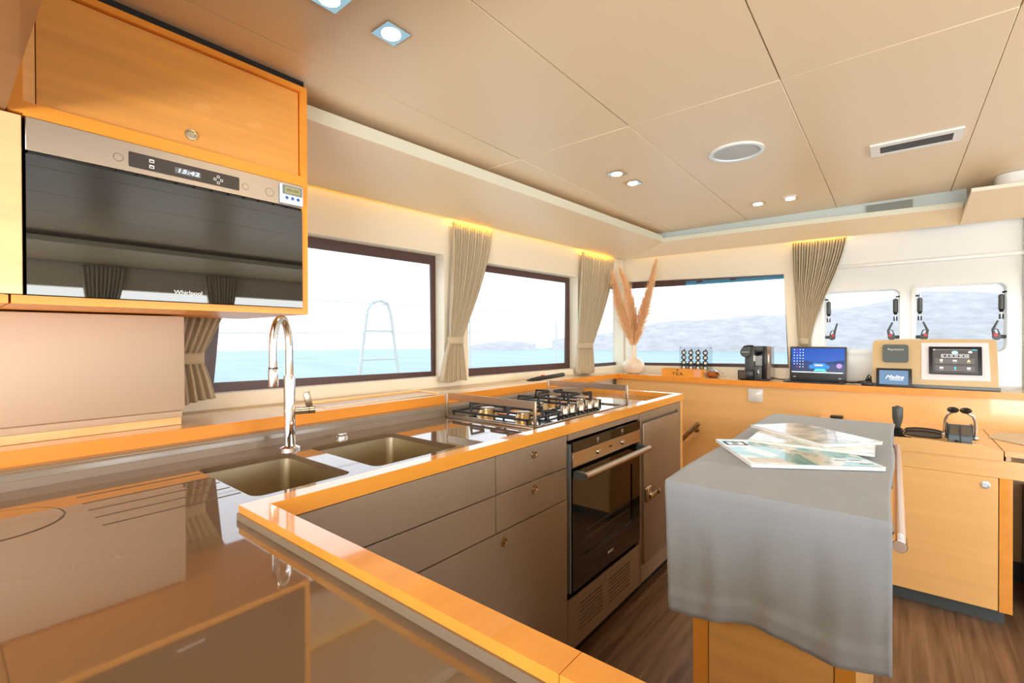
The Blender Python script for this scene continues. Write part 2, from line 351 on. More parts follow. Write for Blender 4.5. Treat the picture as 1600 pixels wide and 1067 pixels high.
def port(name, x0, x1, zt):
    mb = MB(); mb.plate(rrect(x0-0.01, 1.13, x1+0.01, zt+0.01, 0.04), [rrect(x0+0.006, 1.146, x1-0.006, zt-0.006, 0.03)], 0.012, face_y(FYW + 0.05), WHITE)
    w = struct(name, mb)
    mb = MB(); mb.plate(rrect(x0+0.006, 1.146, x1-0.006, zt-0.006, 0.03), [], 0.004, face_y(FYW + 0.05), GLASS); obj('glass_pane', mb, None, w)
    y = FYW - 0.004
    for sx, sgn in ((x0 + 0.020, 1), (x1 - 0.020, -1)):
        # friction stay with its dark sleeve
        mb = MB(); mb.cyl((sx, y, 1.355), (sx, y, 1.372), 0.006, 0.0125, BLACK, 16); mb.cyl((sx, y, 1.372), (sx, y, 1.445), 0.0125, None, DGREY, 16); mb.cyl((sx, y, 1.445), (sx, y, 1.452), 0.0125, 0.006, DGREY, 16)
        mb.cyl((sx, y, 1.452), (sx, y, 1.475), 0.004, None, CHROME, 10); mb.cyl((sx, y, 1.462), (sx - sgn*0.02, y+0.012, 1.466), 0.005, None, BLACK, 10)
        obj('stay_sleeve', mb, None, w)
        mb = MB(); mb.box((sx-0.010, y-0.008, 1.318), (sx-0.002, y+0.008, 1.345), BLACK, bev=0.003); mb.box((sx+0.003, y-0.008, 1.318), (sx+0.010, y+0.008, 1.345), BLACK, bev=0.003); mb.cyl((sx, y, 1.332), (sx, y, 1.357), 0.004, None, CHROME, 10)
        obj('stay_clip', mb, None, w)
        # latch lever
        hx = sx + sgn*0.018
        mb = MB(); mb.cyl((sx - sgn*0.016, y+0.01, 1.222), (hx, y, 1.222), 0.010, None, DGREY, 12); mb.lathe([(0, -0.006), (0.017, -0.006), (0.019, 0), (0.017, 0.006), (0, 0.006)], (hx, y-0.004, 1.222), DGREY, 20, axis=(0, 1, 0))
        mb.tube([(hx - sgn*0.012, y, 1.236), (hx - sgn*0.004, y, 1.262), (hx + sgn*0.012, y, 1.266), (hx + sgn*0.018, y, 1.25)], 0.003, DGREY, 8)
        l = obj('latch', mb, None, w)
        mb = MB(); mb.tube([(hx + sgn*0.010, y-0.012, 1.228), (hx + sgn*0.016, y-0.014, 1.26), (hx + sgn*(0.028 if sgn > 0 and x0 < 0 else -0.004), y-0.014, 1.31)], 0.0065, DGREY, 10, rs=[0.008, 0.0065, 0.0045]); obj('lever', mb, None, l)
        mb = MB(); mb.lathe([(0, -0.005), (0.009, -0.005), (0.009, 0.005), (0, 0.005)], (hx + sgn*0.006, y-0.018, 1.232), REDP, 16, axis=(0, 1, 0)); r = obj('lock_button', mb, None, l); r['label'] = 'red lock button'
    return w
port('window_4', -0.352, 0.022, 1.510); port('window_5', 0.093, 0.467, 1.515)

# sloping soffit that frames the raised ceiling
xin = lambda y: -1.508 + 0.0527 * (y - 0.745)
path = []
for y in (0.748, 1.2, 1.7, 2.2, 2.7, 3.1, 3.3): path.append(((xin(y), y, 1.946), (HX(y) + 0.045, y, 1.865)))
path.append(((-1.365, 3.50, 1.948), (-1.733, 3.50, 1.865))); path.append(((-1.365, 3.50, 1.948), (-1.715, 3.57, 1.864))); path.append(((-1.365, 3.50, 1.948), (-1.66, 3.612, 1.863)))
for x, zi, zo in ((-1.2, 1.945, 1.862), (-0.9, 1.942, 1.86), (-0.47, 1.936, 1.857), (0.0, 1.925, 1.85), (0.284, 1.917, 1.846)): path.append(((x, 3.50, zi), (x, 3.62, zo)))
mb = MB(); mb.grid([[p[0] for p in path], [p[1] for p in path]], CEIL, smooth=False)
mb.grid([[p[1] for p in path], [(p[1][0], p[1][1], p[1][2] + 0.02) for p in path]], FRAMEB, smooth=False)
lipw = 0.012
mb.grid([[p[0] for p in path], [(p[0][0], p[0][1], 1.994 if i < 8 else p[0][2] + 0.030) for i, p in enumerate(path)]], COVE, smooth=False)
struct('trim_2', mb, None)
mb = MB()      # cove behind the lip at the forward end, and the lowered panel on the right
mb.box((-1.42, 3.53, 1.93), (0.30, 3.55, 2.02), mat('cove_grey_blue', (196, 210, 208), 0.4))
mb.prism([(0.29, 3.22), (2.0, 3.36), (2.0, 3.62), (0.28, 3.62)], [1.930, 1.93, 1.845, 1.845], [1.944, 1.944, 1.88, 1.88], CEIL)
mb.grid([[(0.29, 3.219, 1.930), (2.0, 3.359, 1.93)], [(0.29, 3.219, 1.948), (2.0, 3.359, 1.948)]], COVE, smooth=False)
struct('trim_3', mb, None)
mb = MB(); mb.plate(rrect(0.39, 3.30, 1.1, 3.52, 0.06), [], 0.07, face_z(1.983), WHITE); struct('trim_4', mb, None)
mb = MB(); mb.grid([[(1.98, -2.7, 1.945), (1.98, 3.5, 1.945)], [(2.42, -2.7, 1.865), (2.42, 3.5, 1.865)]], CEIL, smooth=False); mb.grid([[(1.98, -2.7, 1.945), (1.98, 3.5, 1.945)], [(1.98, -2.7, 1.985), (1.98, 3.5, 1.985)]], COVE, smooth=False); struct('trim_10', mb, None)

# wood panelling below the forward shelf
mb = MB(); mb.box((-1.72, 3.44, 0), (2.44, 3.47, 0.90), WOOD_X); mb.box((-1.69, 3.428, 0.0), (-1.655, 3.44, 0.90), WOOD_Z)
struct('trim_5', mb, None)

# continuous shelf along the port side and under the forward windows
sh = thing('window_shelf', 'long wooden shelf with orange lacquered front edge running under all the windows', 'shelf', (-1.7, 1.0, 0.9))
pts = [(-1.60, -0.6, .962), (-1.60, 1.5, .962), (-1.60, 2.87, .962), (-1.70, 3.42, .940), (-0.9, 3.42, .936), (0.0, 3.42, .938), (2.44, 3.42, .94), (2.44, 3.655, .94), (0, 3.655, .938), (-0.9, 3.655, .936), (-1.748, 3.645, .940), (-1.806, 2.87, .962), (HX(1.5)+0.004, 1.5, .962), (HX(-0.6)+0.004, -0.6, .962)]
mb = MB(); mb.prism([p[:2] for p in pts], [p[2]-0.02 for p in pts], [p[2] for p in pts], WOOD_P); obj('shelf_top', mb, None, sh)
mb = MB(); fr = pts[:7]
mb.grid([[(p[0]+(0.004 if p[0] < -1.55 else 0), p[1]-(0.004 if p[1] > 3 else 0), p[2]-0.036) for p in fr], [(p[0]+(0.004 if p[0] < -1.55 else 0), p[1]-(0.004 if p[1] > 3 else 0), p[2]+0.001) for p in fr], [(p[0]-(0.003 if p[0] < -1.55 else 0), p[1]+(0.003 if p[1] > 3 else 0), p[2]+0.001) for p in fr]], WOOD_S, smooth=False)
o = obj('front_edge', mb, None, sh); o['label'] = 'orange lacquered wooden edge strip'
for n, (ya, yb) in enumerate(((0.93, 1.50),)):
    mb = MB(); x0, x1 = -1.80, -1.655
    mb.box((x0, ya, .962), (x0+0.012, yb, .975), WOOD_X, bev=0.003); mb.box((x1-0.012, ya, .962), (x1, yb, .966), WOOD_P, bev=0.001); mb.box((x0, yb-0.012, .962), (x1, yb, .972), WOOD_X, bev=0.003)
    mb.box((x0+0.012, ya, .9621), (x1-0.012, yb-0.012, .9635), PANELW)
    obj('recessed_tray', mb, None, sh)

# white wall panel between worktop and cupboard, left
mb = MB(); mb.box((-1.86, -0.6, 1.004), (-1.70, 0.497, 1.292), PANELW, bev=0.004); mb.box((-1.86, -0.6, 0.985), (-1.69, 0.487, 1.004), PANELW, bev=0.003); mb.box((-1.86, -0.6, 0.963), (-1.692, 0.484, 0.985), WOOD_X); struct('trim_6', mb)

# ------------------------------------------------------------------ worktop, sinks
wt = thing('kitchen_worktop', 'glossy taupe L-shaped kitchen worktop with orange lacquered wooden edge and drain grooves', 'worktop', (-1.2, 0.5, 0.885))
S1 = (-1.40, 0.432, -1.055, 0.668); S2 = (-1.405, 0.735, -1.055, 1.040)
mb = MB(); mb.plate([(-1.53, -0.62), (0.75, -0.62), (0.75, 0.362), (-0.951, 0.362), (-0.951, 2.60), (-1.53, 2.60)], [rrect(*S1, 0.025), rrect(*S2, 0.025)], 0.015, face_z(0.8775), STONE)
ws = obj('stone_surface', mb, None, wt)
mb = MB()
for i, x in enumerate((-1.352, -1.292, -1.232, -1.173, -1.113)): mb.box((x-0.0025, 0.196, 0.8851), (x+0.0025, 0.428, 0.8855), GROOVE)
obj('drain_groove', mb, None, ws)
mb = MB(); c = (-1.262, 0.063); mb.plate(circ(*c, 0.103, 48), [circ(*c, 0.1005, 48)], 0.0006, face_z(0.8855), GROOVE); mb.plate(circ(*c, 0.0995, 48), [], 0.0008, face_z(0.8856), STONE); obj('waste_lid', mb, None, ws)
mb = MB(); mb.box((-1.56, -0.6, 0.857), (-1.53, 2.60, 0.922), STONE2, bev=0.003); mb.box((-1.605, -0.6, 0.905), (-1.545, 2.85, 0.926), STONE2, bev=0.003); mb.box((-1.532, -0.6, 0.885), (-1.526, 2.60, 0.905), TAUPE); obj('upstand', mb, None, wt)
mb = MB()
mb.prism([(-0.951, 0.402), (-0.911, 0.402), (-0.911, 2.641), (-0.951, 2.601)], 0.876, 0.912, WOOD_E); mb.prism([(-0.951, 2.601), (-0.911, 2.641), (-1.53, 2.641), (-1.53, 2.601)], 0.876, 0.912, WOOD_E)
obj('edge_strip', mb, None, wt)
mb = MB(); mb.prism([(-0.951, 0.362), (-0.2395, 0.362), (-0.2395, 0.402), (-0.951, 0.402)], 0.876, 0.912, WOOD_E); obj('edge_strip', mb, None, wt)
mb = MB(); mb.prism([(-0.2385, 0.362), (0.75, 0.362), (0.75, 0.402), (-0.2385, 0.402)], 0.876, 0.912, WOOD_E); obj('edge_strip', mb, None, wt)

mb = MB(); mb.box((-0.951, 0.3585, 0.8852), (0.75, 0.362, 0.898), STONE2); obj('edge_foot_strip', mb, None, wt)  # thin grey strip along the foot of the wooden edge
def sink(r, label):
    x0, y0, x1, y1 = r; t = thing('sink_bowl', label, 'sink', ((x0+x1)/2, (y0+y1)/2, 0.72), 'undermounted sink bowls')
    rows = []
    for z, g, rad in ((0.8695, -0.004, 0.025), (0.80, 0.0, 0.025), (0.735, 0.004, 0.03), (0.722, 0.018, 0.035), (0.718, 0.05, 0.04)):
        rows.append([(p[0], p[1], z) for p in rrect(x0+g, y0+g, x1-g, y1-g, rad)])
    rows.append([(p[0], p[1], 0.716) for p in rrect((x0+x1)/2-0.04, (y0+y1)/2-0.04, (x0+x1)/2+0.04, (y0+y1)/2+0.04, 0.038)])
    mb = MB(); mb.grid(rows, SINKM, closed=True); mb.poly(rows[-1], SINKM)
    mb.plate(rrect(x0-0.012, y0-0.012, x1+0.012, y1+0.012, 0.03), [rrect(x0-0.003, y0-0.003, x1+0.003, y1+0.003, 0.025)], 0.002, face_z(0.8685), SINKM)
    obj('bowl', mb, None, t)
    mb = MB(); mb.lathe([(0, 0.001), (0.03, 0.001), (0.034, 0.004), (0.038, 0.001), (0.038, -0.004)], ((x0+x1)/2, (y0+y1)/2, 0.7175), CHROME, 28); obj('drain', mb, None, t)
sink(S1, 'square steel sink bowl next to the drain grooves, left of the tap'); sink(S2, 'square steel sink bowl between the tap and the gas hob')

fx, fy = -1.438, 0.694
t = thing('kitchen_tap', 'tall chrome kitchen tap with high arched spout standing behind the two sinks', 'tap', (fx, fy, 0.885))
mb = MB(); mb.lathe([(0, 0), (0.030, 0), (0.030, 0.006), (0.024, 0.009), (0.0175, 0.012), (0.0165, 0.055), (0.0165, 0.222), (0.0155, 0.226), (0, 0.226)], (fx, fy, 0.885), CHROME, 32); obj('body', mb, None, t)
pts = [(fx, fy, 1.108), (fx, fy, 1.20)]
ex = (0.030, -0.062)      # the spout arches over the left sink
for i in range(13):
    a = PI * i / 12; pts.append((fx + ex[0]*(1-math.cos(a))/2*1.0, fy + ex[1]*(1-math.cos(a))/2, 1.20 + 0.082*math.sin(a)))
pts += [(fx + ex[0], fy + ex[1], 1.17), (fx + ex[0], fy + ex[1], 1.135)]
mb = MB(); mb.tube(pts, 0.0115, CHROME, 16); obj('spout', mb, None, t)
mb = MB(); q = (fx + ex[0], fy + ex[1]); mb.lathe([(0, 0), (0.0125, 0), (0.0135, 0.004), (0.0135, 0.05), (0.0125, 0.053), (0, 0.053)], (q[0], q[1], 1.082), CHROME, 24); n = obj('spray_head', mb, None, t)
mb = MB(); mb.lathe([(0.0120, 0), (0.0128, 0), (0.0128, 0.004), (0.0120, 0.004)], (q[0], q[1], 1.1345), BLACK, 24); obj('seal_ring', mb, None, n)
mb = MB(); mb.cyl((fx, fy+0.012, 1.000), (fx+0.02, fy+0.070, 1.000), 0.0115, None, NICKEL, 20); mb.cyl((fx+0.0145, fy+0.052, 1.000), (fx+0.0151, fy+0.0535, 1.000), 0.0119, None, BLACK, 20); k = obj('lever_hub', mb, None, t)
mb = MB(); mb.box((-0.0025, -0.011, 0), (0.0025, 0.011, 0.052), NICKEL, bev=0.002, M=Matrix.Translation((fx+0.017, fy+0.055, 1.006)) @ Matrix.Rotation(0.22, 4, 'X')); obj('lever', mb, None, k)
mb = MB(); mb.lathe([(0, 0), (0.020, 0), (0.020, 0.006), (0.017, 0.009), (0.006, 0.009), (0.006, 0.012), (0, 0.012)], (-1.465, 0.885, 0.885), CHROME, 28); mb.box((-1.472, 0.870, 0.894), (-1.458, 0.900, 0.899), CHROME, bev=0.002)
tag(obj('drain_control_knob', mb), 'small flat chrome drain control knob behind the right sink bowl', 'knob')
# ------------------------------------------------------------------ base cabinets
FX = -0.910
def knob(name, y, z, parent, x=FX, r=0.0135):
    mb = MB(); mb.lathe([(0, 0.0045), (r*0.58, 0.0045), (r*0.62, 0.003), (r*0.72, 0.003), (r*0.8, 0.005), (r*0.95, 0.0045), (r, 0.002), (r, 0), (0, 0)], (x, y, z), NICKEL, 28, axis=(1, 0, 0)); return obj(name, mb, None, parent)
def front(name, y0, y1, z0, z1, parent, m=TAUPE, x=FX, t=0.018, bev=0.0015):
    mb = MB(); mb.box((x - t, y0, z0), (x, y1, z1), m, bev=bev, seg=1); return obj(name, mb, None, parent)
cb = thing('drawer_cabinet', 'taupe base cabinet with drawers and one big door under the sinks', 'cabinet', (-1.2, 0.9, 0))
mb = MB(); mb.box((-1.50, 0.37, 0.085), (FX-0.020, 1.432, 0.10), TAUPE); mb.box((-1.50, 0.37, 0.085), (-1.48, 1.432, 0.856), TAUPE); mb.box((-1.50, 0.37, 0.085), (FX-0.020, 0.385, 0.856), TAUPE); mb.box((-1.50, 1.418, 0.085), (FX-0.020, 1.432, 0.856), TAUPE)
mb.box((FX-0.024, 0.385, 0.10), (FX-0.020, 1.418, 0.70), GROOVE); obj('body', mb, None, cb)
mb = MB(); mb.box((-1.48, 0.38, 0), (-0.966, 1.432, 0.085), TOEB); obj('plinth', mb, None, cb)
front('drawer', 0.404, 1.0445, 0.7605, 0.874, cb); front('drawer', 0.404, 1.0445, 0.6465, 0.7575, cb)
d = front('drawer', 1.0475, 1.4315, 0.7605, 0.874, cb); knob('knob', 1.233, 0.845, d)
d = front('drawer', 1.0475, 1.4315, 0.6465, 0.7575, cb); knob('knob', 1.236, 0.732, d)
mb = MB(); mb.prism([(0.404, 0.087), (1.4315, 0.087), (1.4315, 0.6435), (0.404, 0.6435)], -0.009, 0.009, TAUPE, face_x(FX-0.009)); d = obj('door', mb, None, cb); knob('knob', 1.080, 0.612, d)

# housing of the oven and the oven itself
oc = thing('oven_housing', 'taupe oven housing with a ventilated panel below the oven', 'cabinet', (-1.2, 1.75, 0))
mb = MB(); mb.box((-1.5, 1.434, 0.085), (FX-0.012, 1.446, 0.874), TAUPE); mb.box((-1.5, 2.045, 0.085), (FX, 2.060, 0.874), TAUPE); mb.box((-1.5, 1.446, 0.852), (FX-0.002, 2.045, 0.874), TAUPE); mb.box((-1.5, 1.446, 0.085), (-1.48, 2.045, 0.852), TAUPE); mb.box((-1.5, 1.446, 0.278), (FX-0.03, 2.045, 0.29), TAUPE)
obj('body', mb, None, oc)
mb = MB(); mb.box((-1.48, 1.434, 0), (-0.966, 2.060, 0.085), TOEB); obj('plinth', mb, None, oc)
holes = []
for y0, y1 in ((1.515, 1.695), (1.745, 1.945)):
    for i in range(7): holes.append(rrect(y0, 0.135+i*0.0155, y1, 0.141+i*0.0155, 0.0025, 2))
mb = MB(); mb.plate([(1.436, 0.087), (2.058, 0.087), (2.058, 0.276), (1.436, 0.276)], holes, 0.004, face_x(FX-0.002), TAUPE); mb.box((FX-0.03, 1.45, 0.09), (FX-0.012, 2.04, 0.27), TOEB); v = obj('vent_panel', mb, None, oc); knob('catch', 1.722, 0.253, v, r=0.009)

ov = thing('oven', 'built-in oven with dark glass door, steel control band and round steel handle', 'oven', (-1.15, 1.74, 0.295))
mb = MB(); mb.box((-1.45, 1.456, 0.296), (FX-0.022, 2.036, 0.846), BLACK); mb.box((FX-0.045, 1.4465, 0.30), (FX+0.004, 1.455, 0.838), mat('grey_trim', (158, 168, 176), 0.3, 0.6)); obj('body', mb, None, ov)
mb = MB(); mb.box((FX-0.020, 1.457, 0.808), (FX+0.010, 2.034, 0.846), BGLASS, bev=0.001, seg=1); cp = obj('display_panel', mb, None, ov)
for y in (1.640, 1.852): mb = MB(); mb.plate(circ(y, 0.829, 0.007, 20), [circ(y, 0.829, 0.0055, 20)], 0.001, face_x(FX+0.0108), WPRINT); mb.box((FX+0.0104, y-0.001, 0.8145), (FX+0.0112, y+0.001, 0.818), WPRINT); obj('symbol', mb, None, cp)
mb = MB(); mb.box((FX-0.020, 1.457, 0.752), (FX+0.010, 2.034, 0.8065), STEEL, bev=0.001, seg=1); mb.text('SIEMENS', 0.008, face_x(FX+0.0105, 1.746, 0.781), DPRINT); cp = obj('control_band', mb, None, ov)
for y in (1.640, 1.852): 
    mb = MB(); mb.lathe([(0, 0.009), (0.009, 0.009), (0.011, 0.006), (0.011, 0), (0, 0)], (FX+0.010, y, 0.780), STEEL, 24, axis=(1, 0, 0)); mb.box((FX+0.018, y-0.0012, 0.782), (FX+0.0205, y+0.0012, 0.7895), WPRINT); obj('knob', mb, None, cp)
mb = MB(); mb.plate([(1.458, 0.302), (2.033, 0.302), (2.033, 0.738), (1.458, 0.738)], [rrect(1.535, 0.41, 1.955, 0.668, 0.01)], 0.022, face_x(FX-0.003), BGLASS); mb.text('SIEMENS', 0.013, face_x(FX+0.0088, 1.748, 0.352), WPRINT); d = obj('door', mb, None, ov)
mb = MB(); mb.plate(rrect(1.535, 0.41, 1.955, 0.668, 0.01), [], 0.004, face_x(FX+0.002), mat('smoked_glass', (34, 26, 20), 0.04, spec=0.5))
for z in (0.47, 0.50): mb.box((FX+0.0042, 1.56, z), (FX+0.005, 1.93, z+0.002), GROOVE)
obj('window', mb, None, d)
mb = MB(); mb.cyl((-0.858, 1.468, 0.727), (-0.858, 2.036, 0.727), 0.0125, None, STEEL, 24)
h = obj('handle', mb, None, d)
for y in (1.475, 2.012):
    mb = MB(); mb.prism([(FX-0.001+0.009, 0.740), (FX+0.008, 0.712), (-0.868, 0.714), (-0.852, 0.718), (-0.852, 0.736), (-0.868, 0.740)], y-0.012, y+0.012, DGREY, M=frame((0, 0, 0), (1, 0, 0), (0, 0, 1)) @ Matrix.Diagonal((1, 1, -1, 1))); obj('handle_mount', mb, None, h)

# fridge
fr_ = thing('refrigerator', 'taupe front-opening fridge with steel latch, right of the oven', 'fridge', (-1.2, 2.32, 0))
mb = MB(); mb.box((-1.5, 2.062, 0.087), (FX-0.014, 2.582, 0.874), TAUPE)
mb.plate([(2.062, 0.087), (2.582, 0.087), (2.582, 0.874), (2.062, 0.874)], [[(2.072, 0.168), (2.545, 0.168), (2.545, 0.838), (2.072, 0.838)]], 0.014, face_x(FX-0.007), TAUPE)
obj('body', mb, None, fr_)
mb = MB(); mb.box((-1.48, 2.062, 0), (-0.966, 2.582, 0.085), TOEB); obj('plinth', mb, None, fr_)
mb = MB(); mb.box((FX-0.012, 2.076, 0.172), (FX+0.010, 2.541, 0.826), mat('taupe_metal_door', (150, 134, 118), 0.3, 0.35), bev=0.004); d = obj('door', mb, None, fr_)
mb = MB(); mb.box((FX+0.006, 2.080, 0.458), (FX+0.026, 2.135, 0.532), NICKEL, bev=0.010, seg=3); mb.box((FX+0.022, 2.10, 0.475), (FX+0.036, 2.20, 0.500), NICKEL, bev=0.005); mb.box((FX+0.032, 2.185, 0.480), (FX+0.042, 2.20, 0.505), NICKEL, bev=0.003); obj('latch', mb, None, d)
for y, z in ((2.075, 0.858), (2.16, 0.856), (2.50, 0.85)): mb = MB(); mb.lathe([(0, 0.0015), (0.004, 0.001), (0.004, 0), (0, 0)], (FX, y, z), CHROME, 12, axis=(1, 0, 0)); obj('screw', mb, None, fr_)
mb = MB(); mb.box((-1.53, 2.585, 0), (-0.911, 2.62, 0.875), WOOD_Z, bev=0.002, seg=1); tag(obj('end_panel', mb), 'upright orange wood end panel closing the fridge side of the galley', 'panel')
# carcass under the peninsula
mb = MB(); mb.box((-0.90, -0.60, 0.085), (0.73, 0.330, 0.856), TAUPE, bev=0.003); mb.box((-0.95, -0.58, 0), (0.71, 0.28, 0.085), TOEB); mb.box((-1.5, -0.60, 0.085), (-0.90, 0.36, 0.70), TAUPE)
tag(obj('peninsula_cabinet', mb), 'base cabinet carrying the worktop nearest the camera', 'cabinet')

# ------------------------------------------------------------------ gas hob
hb = thing('gas_hob', 'steel gas hob with black cast iron grates and five knobs set into the worktop', 'hob', (-1.25, 1.77, 0.885))
mb = MB(); mb.prism([(-1.49, 1.40), (-1.02, 1.40), (-1.02, 2.145), (-1.49, 2.145)], 0.885, 0.890, POLISH); mb.plate(rrect(-1.49, 1.40, -1.02, 2.145, 0.008), [rrect(-1.478, 1.412, -1.032, 2.133, 0.012)], 0.006, face_z(0.893), STEEL); obj('tray', mb, None, hb)
burn = ((-1.375, 1.525, 0.034), (-1.175, 1.525, 0.030), (-1.30, 1.77, 0.044), (-1.375, 2.02, 0.034), (-1.20, 2.02, 0.024))
for bx, by, r in burn:
    mb = MB(); mb.lathe([(0, 0.0), (r*1.4, 0.0), (r*1.36, 0.004), (r*1.0, 0.020), (r*0.95, 0.024), (0, 0.024)], (bx, by, 0.890), BRASS if r > 0.025 else STEEL, 32)
    mb.lathe([(0, 0.034), (r*0.8, 0.034), (r*0.95, 0.031), (r*0.95, 0.024), (0, 0.024)], (bx, by, 0.890), NICKEL, 32); obj('burner', mb, None, hb)
def grate(x0, y0, x1, y1, cs):
    mb = MB(); z = 0.948; r = 0.0058
    mb.box((x0, y0, 0.906), (x1, y0+0.009, 0.915), BLACKM, bev=0.002); mb.box((x0, y1-0.009, 0.906), (x1, y1, 0.915), BLACKM, bev=0.002); mb.box((x0, y0, 0.906), (x0+0.009, y1, 0.915), BLACKM, bev=0.002); mb.box((x1-0.009, y0, 0.906), (x1, y1, 0.915), BLACKM, bev=0.002)
    for x in (x0+0.005, x1-0.005):
        for y in (y0+0.005, y1-0.005): mb.cyl((x, y, 0.890), (x, y, 0.910), 0.006, 0.005, RUBBER, 10)
    for cx, cy in cs:
        for sx, sy in ((1, 0), (-1, 0), (0, 1), (0, -1)):
            ex_ = x1-0.004 if sx > 0 else x0+0.004; ey_ = y1-0.004 if sy > 0 else y0+0.004
            a = (ex_, cy) if sx else (cx, ey_)
            if sx and abs(ex_ - cx) > 0.16: a = (cx + sx*0.10, cy)
            b = (cx + sx*0.022, cy + sy*0.022)
            mb.tube([(a[0], a[1], 0.910), (a[0]*0.93+b[0]*0.07, a[1]*0.93+b[1]*0.07, z), (b[0], b[1], z)], r, BLACKM, 6)
    if len(cs) == 2: mb.box((x0, (y0+y1)/2-0.004, 0.906), (x1, (y0+y1)/2+0.004, 0.914), BLACKM)
    obj('grate', mb, None, hb)
grate(-1.482, 1.418, -1.075, 1.642, [(-1.375, 1.525), (-1.175, 1.525)]); grate(-1.482, 1.648, -1.150, 1.892, [(-1.30, 1.77)]); grate(-1.482, 1.898, -1.145, 2.125, [(-1.375, 2.02), (-1.20, 2.02)])
for y in (1.69, 1.745, 1.82, 1.895, 1.955):
    mb = MB(); mb.lathe([(0, 0), (0.021, 0), (0.021, 0.004), (0.010, 0.006), (0.010, 0.010), (0, 0.010)], (-1.085, y, 0.890), BLACK, 24); mb.lathe([(0, 0.042), (0.014, 0.042), (0.0165, 0.038), (0.018, 0.012), (0, 0.012)], (-1.085, y, 0.890), NICKEL, 24); mb.box((-1.103, y-0.004, 0.91), (-1.067, y+0.004, 0.935), NICKEL, bev=0.002); obj('knob', mb, None, hb)
for y in (1.392, 2.155):
    mb = MB(); mb.box((-1.492, y-0.0015, 0.962), (-1.018, y+0.0015, 0.990), STEEL); mb.box((-1.492, y-0.004, 0.885), (-1.018, y+0.004, 0.893), STEEL, bev=0.001)
    for x in (-1.489, -1.021): mb.box((x-0.006, y-0.004, 0.885), (x+0.006, y+0.004, 0.990), STEEL, bev=0.001)
    obj('guard_rail', mb, None, hb)
lt = thing('gas_lighter', 'black gas lighter with red button on the shelf behind the hob', 'lighter', (-1.66, 2.33, 0.963))
mb = MB(); A = Vector((-1.648, 2.17, 0.979)); B = Vector((-1.628, 2.53, 0.992)); D = B - A
mb.tube([A, A + D*0.08, A + D*0.15], 0.006, BLACK, 12, rs=[0.004, 0.009, 0.012]); mb.tube([A + D*0.15, A + D*0.3, A + D*0.5, A + D*0.97, B], 0.013, BLACK, 14, rs=[0.012, 0.015, 0.013, 0.014, 0.010]); obj('handle', mb, None, lt)
mb = MB(); mb.box((-0.006, -0.014, 0), (0.006, 0.014, 0.009), REDP, bev=0.003, M=Matrix.Translation(A + D*0.40 + Vector((0.003, 0, 0.010)))); obj('button', mb, None, lt)

# ------------------------------------------------------------------ upper cupboard, microwave
CX = -1.42
uc = thing('wall_cupboard', 'orange wood wall cupboard with flap door above the microwave', 'cupboard', (-1.68, 0.42, 1.297))
mb = MB()
mb.box((-1.90, 0.108, 1.297), (CX, 0.745, 1.315), WOOD_S); mb.box((-1.90, 0.7265, 1.315), (CX, 0.745, 1.998), WOOD_S); mb.box((-1.90, 0.105, 1.697), (CX, 0.128, 1.998), WOOD_S); mb.box((-1.90, 0.108, 1.315), (CX-0.02, 0.127, 1.697), TOEB)
mb.box((-1.90, 0.128, 1.692), (CX, 0.7265, 1.722), WOOD_S); mb.box((-1.90, 0.128, 1.982), (CX, 0.7265, 1.998), WOOD_S); mb.box((-1.90, 0.128, 1.315), (-1.885, 0.7265, 1.982), WOOD_Z)
mb.box((-1.90, 0.110, 1.998), (CX-0.010, 0.740, 2.019), TOEB); obj('body', mb, None, uc)
mb = MB(); mb.box((CX-0.030, 0.149, 1.7235), (CX-0.012, 0.7235, 1.9805), wood('cupboard_flap_wood', (226, 160, 76), (26, 1.6, 26), coat=0.05, rough=0.4), bev=0.001, seg=1); mb.box((CX-0.030, 0.129, 1.7235), (CX-0.014, 0.1475, 1.9805), WOOD_Z); d = obj('flap_door', mb, None, uc)
mb = MB(); mb.lathe([(0, 0.002), (0.0085, 0.002), (0.0095, 0.0045), (0.0135, 0.004), (0.014, 0), (0, 0)], (CX-0.012, 0.436, 1.756), NICKEL, 28, axis=(1, 0, 0)); obj('push_lock', mb, None, d)
lc = thing('side_cupboard', 'pale wood cupboard door at the far left, beside the microwave', 'cupboard', (-1.68, -0.2, 1.297))
mb = MB(); mb.box((-1.90, -0.55, 1.315), (CX-0.016, 0.100, 1.692), WOOD_P); mb.box((-1.90, -0.55, 1.297), (CX, 0.104, 1.3145), WOOD_S); obj('body', mb, None, lc)
mb = MB(); mb.box((CX-0.016, -0.50, 1.3165), (CX, 0.1255, 1.691), wood('light_door_wood', (238, 196, 140), (26, 1.6, 26)), bev=0.001, seg=1); obj('door', mb, None, lc)
mb = MB(); mb.box((-1.90, -0.55, 1.694), (1.1, 0.103, 1.712), WOOD_D); mb.box((-1.90, 0.085, 1.712), (1.1, 0.103, 2.018), WOOD_D); mb.box((-1.90, -0.55, 1.712), (1.1, -0.532, 2.018), WOOD_D)
tag(obj('overhead_locker', mb), 'brown wooden overhead locker crossing the top left corner', 'locker')

